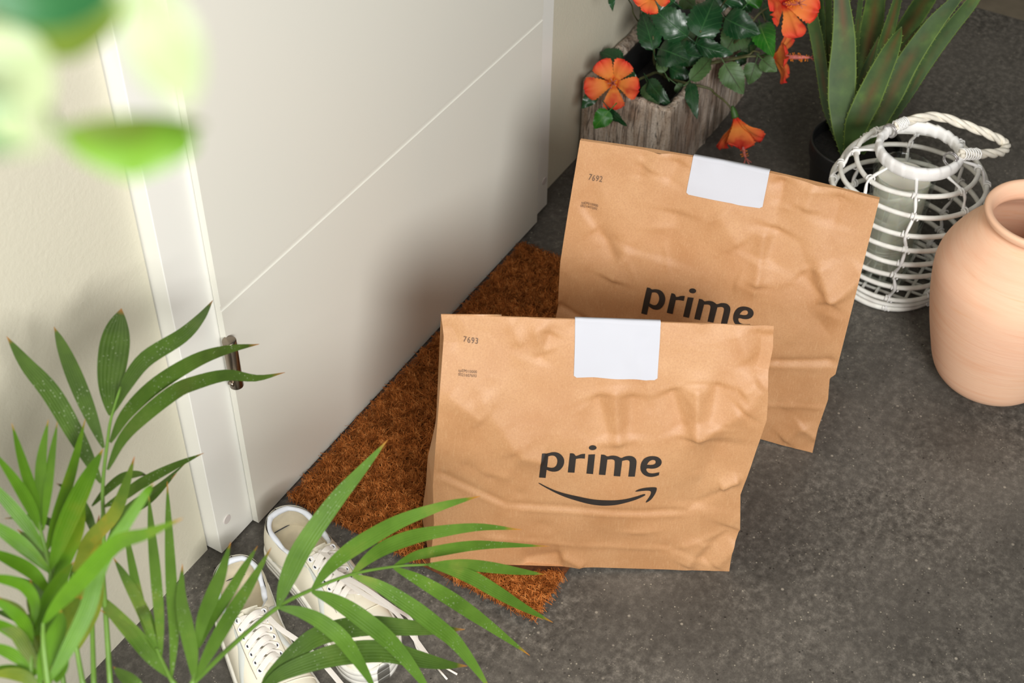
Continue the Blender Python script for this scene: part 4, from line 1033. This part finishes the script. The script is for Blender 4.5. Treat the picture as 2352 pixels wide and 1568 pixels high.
    for sg in (1, -1):
        for i, x in enumerate(exs):
            y = ey(x); c = wp(x, sg * y, top_z(x, y) + 0.0022); nrm_ = norm(np.cross(wp(x + .01, sg * y, top_z(x + .01, y)) - wp(x, sg * y, top_z(x, y)), wp(x, sg * (y + .002), top_z(x, y + .002)) - wp(x, sg * y, top_z(x, y)))); nrm_ = nrm_ if nrm_[2] > 0 else -nrm_
            a_ = norm(np.cross(nrm_, ax)); b_ = np.cross(nrm_, a_); th = np.linspace(0, 2 * math.pi, 18, endpoint=False); EP[(sg, i)] = (c, nrm_)
            mb = MB(); tube(mb, c + np.outer(np.cos(th), a_) * 0.0036 + np.outer(np.sin(th), b_) * 0.0036, 0.0012, 6, closed=True); eo = mb.build('eyelet', M_EYE, root)
            mb = MB(); V = [c - nrm_ * 0.0004] + [c - nrm_ * 0.0004 + a_ * 0.0028 * math.cos(q) + b_ * 0.0028 * math.sin(q) for q in th]; mb.add(V, [(0, 1 + j, 1 + (j + 1) % 18) for j in range(18)]); mb.build('eyelet_hole', M_DARK, eo)
    mb = MB()
    for i in range(0, 6):
        for sg in (1, -1):
            a, na = EP[(sg, i)]; b_, nb = EP[(-sg, i + 1)]; lift = 0.0060 + (0.0030 if sg > 0 else 0)
            P = cr([a + na * 0.0005, a * 0.7 + b_ * 0.3 + up * lift, a * 0.4 + b_ * 0.6 + up * lift, b_ + nb * 0.0015], 12)
            ribbon(mb, P, 0.0088, norm(na + nb + up), across=3, curl=0.06)
    mb.build('lace', M_LACE, root)
    # stripe along both sides
    for sg in (1, -1):
        mb = MB(); V = []
        for q in np.linspace(0, 1, 30):
            x = 0.16 + 0.56 * q; t = 0.16 + 0.62 * math.sin(math.pi * min(q * 1.05, 1)) ** 1.3 * (0.9 if q < 0.6 else 0.95); wd_ = 0.075 * math.sin(math.pi * min(max(q, 0.06), 0.98)) + 0.02
            for e in (-1, -0.5, 0, 0.5, 1): V.append(side_pt(min(x + e * 0.012, 0.9), min(max(t + e * wd_, 0.02), 0.93), sg, 0.0012 if abs(e) < 1 else 0.0002))
        mb.add(V, grid_faces(30, 5)); mb.build('side_stripe', M_STRIPE, root)
        mb = MB()
        for x in np.linspace(0.70, 0.93, 30): pass
    # toe seam
    mb = MB(); tube(mb, [side_pt(0.72 + 0.02 * math.sin(math.pi * (t + 1) / 2), 1 - abs(t), 1 if t > 0 else -1, 0.0006) for t in np.linspace(-0.98, 0.98, 40)], 0.0009, 5); mb.build('toe_seam', M_LEATH, root)
    if loose:
        mb = MB()
        for pts in loose:
            P = cr([fl((x, y), z) for x, y, z in pts], 60); ribbon(mb, P, 0.0085, np.array([0.15, -0.25, 1.0]) + 0.0, across=3, curl=0.05)
            tube(mb, [P[-1], P[-1] + norm(P[-1] - P[-3]) * 0.024 * np.array([1, 1, 0])], 0.0016, 7)
        mb.build('loose_lace', M_LACE, root)
    return root
H0 = fl((648, 1168), 0.084); T0 = fl((872, 1548), 0.004); H0[2] = T0[2] = 0
ax0 = norm(T0 - H0); lt0 = np.array([-ax0[1], ax0[0], 0])
def turned(v, a): return np.array([v[0] * math.cos(a) - v[1] * math.sin(a), v[0] * math.sin(a) + v[1] * math.cos(a), 0])
H1 = H0 - ax0 * 0.008 - lt0 * 0.008; T1 = H1 + turned(ax0, 0.07) * 0.298
H2 = H0 + ax0 * 0.036 - lt0 * 0.101; T2 = H2 + turned(ax0, -0.15) * 0.298
print('SHOES', H1, T1, H2, T2)
shoe('white leather sneaker with its heel by the door and lace ends trailing on the floor', H1, T1, 1,
     [[(735,1262,.098),(760,1285,.100),(775,1318,.094),(840,1366,.078),(905,1402,.05),(945,1455,.012),(985,1510,.004),(1004,1533,.003)],
      [(765,1310,.095),(830,1345,.085),(900,1392,.055),(940,1418,.02),(950,1450,.006),(970,1500,.003),(1018,1530,.003)]])
shoe('white leather sneaker closer to the cream wall, left of its pair, half hidden by palm', H2, T2, -1,
     [[(612,1412,.096),(640,1440,.094),(690,1475,.083),(740,1520,.07),(800,1590,.05),(850,1650,.01)]])

# ================================================================== palm in the foreground
GREEN_TIP = srgb(176, 122, 62)
M_PALM_D = m_leaf('palm_leaf_mature', [srgb(58, 84, 28), srgb(80, 110, 38), srgb(100, 124, 54)], 0.2, 0.42, tip=GREEN_TIP, spots=0.4, nscale=14, ribs=44)
M_PALM_B = m_leaf('palm_leaf_bright', [srgb(72, 118, 14), srgb(98, 146, 26), srgb(136, 154, 40)], 0.28, 0.4, tip=srgb(200, 150, 50), nscale=10, ribs=40)
M_PALM_M = m_leaf('palm_leaf_mid', [srgb(74, 110, 30), srgb(98, 136, 46), srgb(132, 150, 62)], 0.24, 0.4, tip=srgb(196, 130, 50), spots=0.4, nscale=12, ribs=40)
M_PALM_Y = m_leaf('palm_leaf_yellowing', [srgb(86, 116, 34), srgb(130, 144, 44), srgb(186, 150, 50)], 0.28, 0.45, tip=srgb(190, 110, 50), nscale=16, ribs=40)
M_STALK = simple('palm_stalk', srgb(98, 134, 50), 0.45, var=0.15, vscale=30)
PPOT = np.array([0.40, 0.60, 0.0])
palm = empty('potted_palm', PPOT)
tag(palm, 'feathery green palm with long narrow leaflets rising in front of the white sneakers and wall', 'plant')
mb = MB(); lathe(mb, PPOT, [(0, 0.0005), (0, 0.09), (0.004, 0.094), (0.19, 0.118), (0.195, 0.124), (0.22, 0.126), (0.222, 0.122), (0.215, 0.116), (0.19, 0.112), (0.02, 0.09)], 48); mb.build('pot', M_BLACKP, palm)
mb = MB(); k = 40; mb.add([(PPOT[0], PPOT[1], 0.198)] + [(PPOT[0] + 0.112 * math.cos(a), PPOT[1] + 0.112 * math.sin(a), 0.195) for a in np.linspace(0, 2 * math.pi, k, endpoint=False)], [(0, 1 + j, 1 + (j + 1) % k) for j in range(k)]); mb.build('soil', M_SOIL, palm)
def frond(stalk, leaves, mat, seed=0, r0=0.0030):
    """stalk: (x,y,distance); leaves: ((x,y) root .. tip, width px, dist root, dist tip, tilt)"""
    rr = random.Random(seed); mb = MB()
    for pts, wpx, d0, d1, *ex in leaves:
        m = len(pts); n = 28
        P = cr([at(p, d0 + (d1 - d0) * (i / (m - 1)) ** 1.3) for i, p in enumerate(pts)], n)
        view = norm(O - P[n // 2]); tl = ex[0] if ex else rr.uniform(-0.45, 0.45); ax = norm(P[-1] - P[0]); S = norm(np.cross(ax, view)); N = norm(view * math.cos(tl) + S * math.sin(tl))
        s_ = np.linspace(0, 1, n); pk = ex[1] if len(ex) > 1 else 0.45
        shp = np.where(s_ < pk, np.sin(np.clip(s_ / pk, 0, 1) * math.pi / 2) ** 0.8 * 0.85 + 0.15, np.clip(1 - ((s_ - pk) / (1 - pk)) ** 2.0, 0, 1)); 
        W = wpx / F * (d0 + d1) / 2 * shp / max(0.7, math.cos(tl)); W[-1] = 0.0004
        ribbon(mb, P, W, N, fold=0.10, across=7, curl=0.05)
    fo = mb.build('frond', mat, palm)
    P = cr([at((x, y), d) for x, y, d in stalk] , 40)
    b_ = P[0]; root = PPOT + np.array([rr.uniform(-0.04, 0.04), rr.uniform(-0.04, 0.04), 0.19])
    low = cr([root, root * 0.6 + b_ * 0.4 + np.array([0, 0, 0.05]), b_], 24)
    P = np.vstack([low[:-1], P]); mb = MB(); tube(mb, P, np.linspace(r0 * 1.25, r0 * 0.45, len(P)), 7); mb.build('stalk', M_STALK, fo)
# upper frond with six broad leaflets
frond([(253,1568,1.50),(243,1413,1.50),(236,1308,1.51),(238,1215,1.52),(236,1115,1.53),(247,1013,1.54),(256,957,1.55),(277,888,1.56)],
 [(((232,1109),(180,1010),(119,905),(60,835),(15,772)),42,1.53,1.60,.1), (((238,1028),(205,945),(172,865),(145,800),(124,750)),36,1.535,1.62,-.1), (((255,954),(252,890),(258,830),(268,765),(279,708)),66,1.55,1.66,.05,.6),
  (((259,948),(290,885),(335,825),(417,772),(460,730),(489,689)),36,1.55,1.70,-.2), (((253,1016),(290,950),(357,885),(447,829),(520,803),(596,790)),35,1.54,1.74,.2), (((247,1079),(280,1010),(328,957),(400,900),(447,879),(521,861),(590,868),(655,855)),34,1.53,1.76,.2)], M_PALM_D, 1)
# dense cluster at the left
frond([(60,1568,1.42),(90,1450,1.42),(116,1330,1.42),(106,1268,1.43),(94,1220,1.43),(88,1180,1.44)],
 [(((94,1222),(70,1165),(35,1105),(-20,1030)),26,1.43,1.46), (((89,1192),(76,1140),(52,1062),(27,972)),24,1.44,1.50), (((93,1210),(94,1130),(96,1050),(111,963)),26,1.44,1.52), (((99,1218),(110,1130),(119,1050),(132,968)),20,1.43,1.52),
  (((106,1268),(130,1190),(165,1080),(196,962)),26,1.43,1.54), (((116,1308),(150,1210),(195,1110),(237,1030)),42,1.42,1.50,.0), (((106,1270),(60,1205),(10,1145),(-50,1080)),28,1.43,1.42), (((116,1315),(60,1260),(10,1222),(-60,1180)),32,1.42,1.40),
  (((119,1367),(75,1315),(20,1283),(-50,1255)),30,1.42,1.38), (((119,1366),(150,1280),(178,1215),(195,1150)),34,1.42,1.47)], M_PALM_B, 2)
frond([(70,1568,1.36),(72,1483,1.36),(75,1430,1.37),(85,1370,1.38)],
 [(((75,1440),(80,1385),(55,1345),(0,1328),(-40,1330)),26,1.37,1.33), (((72,1483),(60,1440),(30,1405),(-40,1360)),28,1.36,1.33), (((70,1500),(40,1460),(0,1435),(-40,1420)),26,1.36,1.33), (((68,1540),(40,1510),(0,1490),(-50,1480)),26,1.36,1.34),
  (((80,1440),(110,1380),(140,1330),(170,1290)),34,1.37,1.42), (((75,1560),(50,1545),(10,1538),(-40,1540)),28,1.36,1.35), (((78,1460),(100,1440),(125,1390),(130,1340)),30,1.36,1.40), (((70,1560),(95,1500),(105,1450),(112,1400)),30,1.36,1.40)], M_PALM_B, 3)
frond([(110,1568,1.30),(100,1480,1.29),(99,1430,1.28)],
 [(((99,1432),(135,1385),(182,1335),(264,1250),(337,1225),(420,1190)),40,1.28,1.12,.0), (((110,1568),(150,1500),(200,1400),(235,1290),(330,1140),(352,1110)),36,1.30,1.25,.1,.4), (((90,1568),(110,1500),(135,1440),(140,1400)),40,1.30,1.32), (((130,1568),(140,1530),(135,1470),(140,1430)),36,1.30,1.34)], M_PALM_B, 4)
frond([(190,1568,1.45),(178,1500,1.45),(170,1450,1.45),(168,1314,1.46)],
 [(((175,1482),(188,1395),(208,1310),(228,1182)),40,1.45,1.50,.1), (((168,1314),(190,1270),(211,1235),(262,1180),(290,1110),(309,1048)),32,1.46,1.52,.1), (((172,1480),(150,1420),(140,1380),(150,1320)),26,1.45,1.47), (((180,1490),(215,1400),(225,1330),(232,1230)),30,1.45,1.5,.2), (((165,1440),(185,1330),(215,1250),(250,1200)),30,1.46,1.5)], M_PALM_Y, 5)
frond([(215,1568,1.50),(212,1400,1.52),(220,1260,1.54),(235,1180,1.55)],
 [(((238,1164),(280,1140),(330,1106),(400,1070),(468,1040)),24,1.55,1.68,.2), (((245,1248),(270,1205),(297,1176),(350,1142),(406,1086)),22,1.54,1.64,.2), (((211,1162),(245,1125),(281,1096),(315,1088),(338,1091)),20,1.55,1.62,.1), (((225,1250),(200,1180),(165,1130),(130,1110)),22,1.54,1.5), (((215,1300),(160,1230),(90,1190),(10,1190)),18,1.52,1.5), (((240,1210),(300,1160),(360,1120),(430,1060)),14,1.54,1.66)], M_PALM_D, 6)
frond([(95,1590,1.36),(90,1540,1.36),(88,1500,1.365)],
 [(((92,1565),(140,1490),(180,1410),(228,1335)),36,1.36,1.42), (((90,1540),(60,1490),(30,1450),(-30,1425)),30,1.36,1.34), (((95,1580),(130,1530),(165,1470),(205,1435)),32,1.36,1.40,.2), (((88,1500),(92,1440),(75,1380),(70,1330)),30,1.365,1.40),
  (((88,1505),(120,1440),(150,1400),(190,1370)),30,1.365,1.40,.2), (((95,1585),(60,1555),(20,1545),(-30,1550)),28,1.36,1.34), (((88,1500),(60,1440),(40,1400),(-5,1370)),26,1.365,1.38)], M_PALM_Y, 12)
frond([(150,1600,1.50),(140,1500,1.50),(150,1390,1.52)],
 [(((150,1392),(130,1320),(90,1260),(40,1215)),28,1.52,1.55), (((150,1390),(180,1310),(205,1260),(215,1190)),30,1.52,1.56), (((146,1420),(100,1370),(50,1340),(-20,1320)),28,1.51,1.5), (((146,1430),(190,1390),(215,1340),(240,1290)),28,1.51,1.55), (((140,1500),(100,1440),(50,1420),(-20,1400)),28,1.50,1.48), (((142,1500),(180,1450),(205,1420),(225,1390)),26,1.50,1.52)], M_PALM_D, 13)
# the two fans at the bottom
frond([(400,1568,1.44),(393,1559,1.44),(370,1512,1.45),(360,1489,1.455)],
 [(((392,1556),(350,1510),(314,1465),(255,1400),(212,1352)),36,1.44,1.52,.1), (((370,1510),(350,1460),(330,1407),(290,1330),(261,1281)),28,1.45,1.54,.1), (((362,1492),(335,1420),(320,1380),(300,1280),(284,1192)),22,1.455,1.56,.0), (((370,1512),(366,1420),(357,1314),(348,1220),(341,1128)),24,1.45,1.56,.0), (((394,1556),(400,1450),(394,1347),(388,1220),(384,1105)),25,1.44,1.56,.0), (((370,1512),(330,1490),(290,1440),(230,1400)),22,1.45,1.50,.3)], M_PALM_M, 7)
frond([(442,1568,1.42),(444,1562,1.42),(450,1530,1.43),(453,1489,1.44)],
 [(((446,1560),(440,1500),(426,1430),(416,1370),(419,1295)),32,1.42,1.50,.0), (((453,1489),(465,1425),(489,1364),(510,1310),(530,1244)),32,1.44,1.52,.0), (((457,1487),(475,1440),(515,1380),(560,1305),(592,1253)),24,1.44,1.54,.0), (((448,1560),(485,1490),(529,1413),(575,1340),(623,1257)),31,1.42,1.54,.0)], M_PALM_M, 8)
frond([(340,1640,1.42),(310,1575,1.43)], [(((340,1600),(310,1572),(285,1552),(260,1531)),30,1.42,1.47,.1)], M_PALM_M, 9)
# the long frond arching out over the shoes
frond([(440,1572,1.46),(529,1486,1.50),(634,1397,1.54),(710,1356,1.57),(806,1319,1.60),(902,1301,1.63),(982,1296,1.65)],
 [(((638,1392),(662,1325),(699,1250),(770,1150),(830,1080),(891,1009)),44,1.54,1.58,.05,.35), (((716,1355),(755,1305),(800,1266),(860,1228),(927,1193),(1020,1160),(1103,1139)),37,1.57,1.68,.1), (((808,1318),(845,1283),(884,1257),(940,1235),(999,1222),(1100,1210),(1199,1216)),34,1.60,1.74,.1), (((904,1300),(950,1277),(999,1266),(1080,1253),(1150,1251),(1262,1254)),25,1.63,1.80,.1),
  (((982,1296),(1050,1295),(1110,1300),(1180,1310),(1252,1319)),27,1.65,1.82,.2), (((984,1297),(1035,1308),(1086,1327),(1140,1358),(1200,1393),(1270,1429)),31,1.65,1.84,.0), (((904,1303),(960,1330),(1028,1370),(1080,1405),(1140,1448),(1217,1505)),33,1.63,1.82,.1), (((808,1320),(870,1345),(941,1390),(1000,1435),(1043,1471),(1090,1530),(1130,1590)),38,1.60,1.74,.0),
  (((716,1358),(760,1375),(811,1405),(870,1450),(913,1491),(960,1550),(1000,1610)),40,1.57,1.68,.0), (((638,1394),(690,1405),(739,1428),(785,1465),(811,1500),(840,1545),(870,1600)),36,1.54,1.62,.1)], M_PALM_M, 10)
frond([(560,1660,1.58),(600,1585,1.61)],
 [(((600,1580),(630,1545),(710,1471),(780,1445),(855,1436),(941,1441),(1010,1445),(1068,1445)),46,1.61,1.74,.1), (((600,1582),(650,1545),(739,1512),(810,1498),(884,1496),(956,1512),(1020,1525),(1074,1529)),50,1.61,1.74,.0)], M_PALM_D, 11)

# ================================================================== blurred vine near the lens
M_V1 = m_leaf('vine_leaf_lime', [srgb(94, 138, 26), srgb(114, 156, 44)], 0.22, 0.45, nscale=20)
M_V2 = m_leaf('vine_leaf_olive', [srgb(76, 98, 26), srgb(108, 128, 42)], 0.25, 0.45, nscale=24)
M_V3 = m_leaf('vine_leaf_dark', [srgb(30, 84, 44), srgb(48, 104, 58)], 0.2, 0.45, nscale=20)
M_V4 = m_leaf('vine_leaf_variegated', [srgb(128, 150, 96), srgb(162, 174, 132), srgb(186, 192, 160)], 0.18, 0.45, nscale=60)
V0 = at((60, -120), 0.43 * 0.76)
vine = empty('trailing_vine', V0)
tag(vine, 'blurred trailing vine with lime, dark and cream-splashed leaves hanging high above the palm', 'plant')
def vleaf(b, t, wpx, d0, d1, mat, tl=0.0, pk=0.42, bow=0.1):
    d0 *= 0.76; d1 *= 0.76; B = at(b, d0); T_ = at(t, d1); L = np.linalg.norm(T_ - B); view = norm(O - (B + T_) / 2); ax = norm(T_ - B); S = norm(np.cross(ax, view)); N = norm(view * math.cos(tl) + S * math.sin(tl)); n = 24
    P = cr([B, (B + T_) / 2 + N * L * bow, T_], n); s_ = np.linspace(0, 1, n)
    W = wpx / F * (d0 + d1) / 2 / max(0.35, math.cos(tl)) * np.clip(np.sin(np.pi * np.clip(s_, 0, 1) ** (math.log(0.5) / math.log(pk))), 0, 1) ** 0.7; W[0] = 0.0012; W[-1] = 0.0005
    mb = MB(); ribbon(mb, P, W, N, fold=0.12, across=9, curl=0.1); mb.build('leaf', mat, vine)
vleaf((130, 300), (470, 288), 60, 0.43, 0.46, M_V2, 0.0, 0.5, 0.06)
vleaf((300, 268), (300, 412), 285, 0.45, 0.44, M_V1, 0.0, 0.38, 0.12)
vleaf((-60, -20), (260, 0), 130, 0.42, 0.44, M_V3, 0.2, 0.5)
vleaf((110, -60), (168, 138), 280, 0.44, 0.45, M_V2, 0.0, 0.45)
vleaf((-70, 60), (110, 245), 170, 0.43, 0.44, M_V4, 0.1, 0.5)
vleaf((-80, 225), (62, 342), 130, 0.40, 0.41, M_V3, 0.1, 0.55)
vleaf((315, -80), (428, 245), 150, 0.34, 0.35, M_V4, 0.1, 0.55)
vleaf((-40, 250), (110, 330), 90, 0.30, 0.31, M_V4, 0.2, 0.5)
vleaf((60, 60), (110, 235), 26, 0.44, 0.45, M_V2, 0.0, 0.5)
mb = MB(); tube(mb, cr([at((60, -400), 0.44 * 0.76), at((60, -120), 0.44 * 0.76), at((50, -20), 0.45 * 0.76), at((60, 120), 0.45 * 0.76), at((100, 225), 0.45 * 0.76), at((130, 300), 0.43 * 0.76), at((180, 292), 0.435 * 0.76)], 40), 0.0009, 6)
tube(mb, cr([at((60, -120), 0.44 * 0.76), at((200, -100), 0.42 * 0.76), at((320, -60), 0.37 * 0.76)], 20), 0.0009, 6)
tube(mb, cr([at((50, -20), 0.45 * 0.76), at((-20, 30), 0.44 * 0.76), at((-80, 120), 0.42 * 0.76), at((-90, 215), 0.40 * 0.76)], 20), 0.0009, 6)
mb.build('stem', M_STALK, vine)
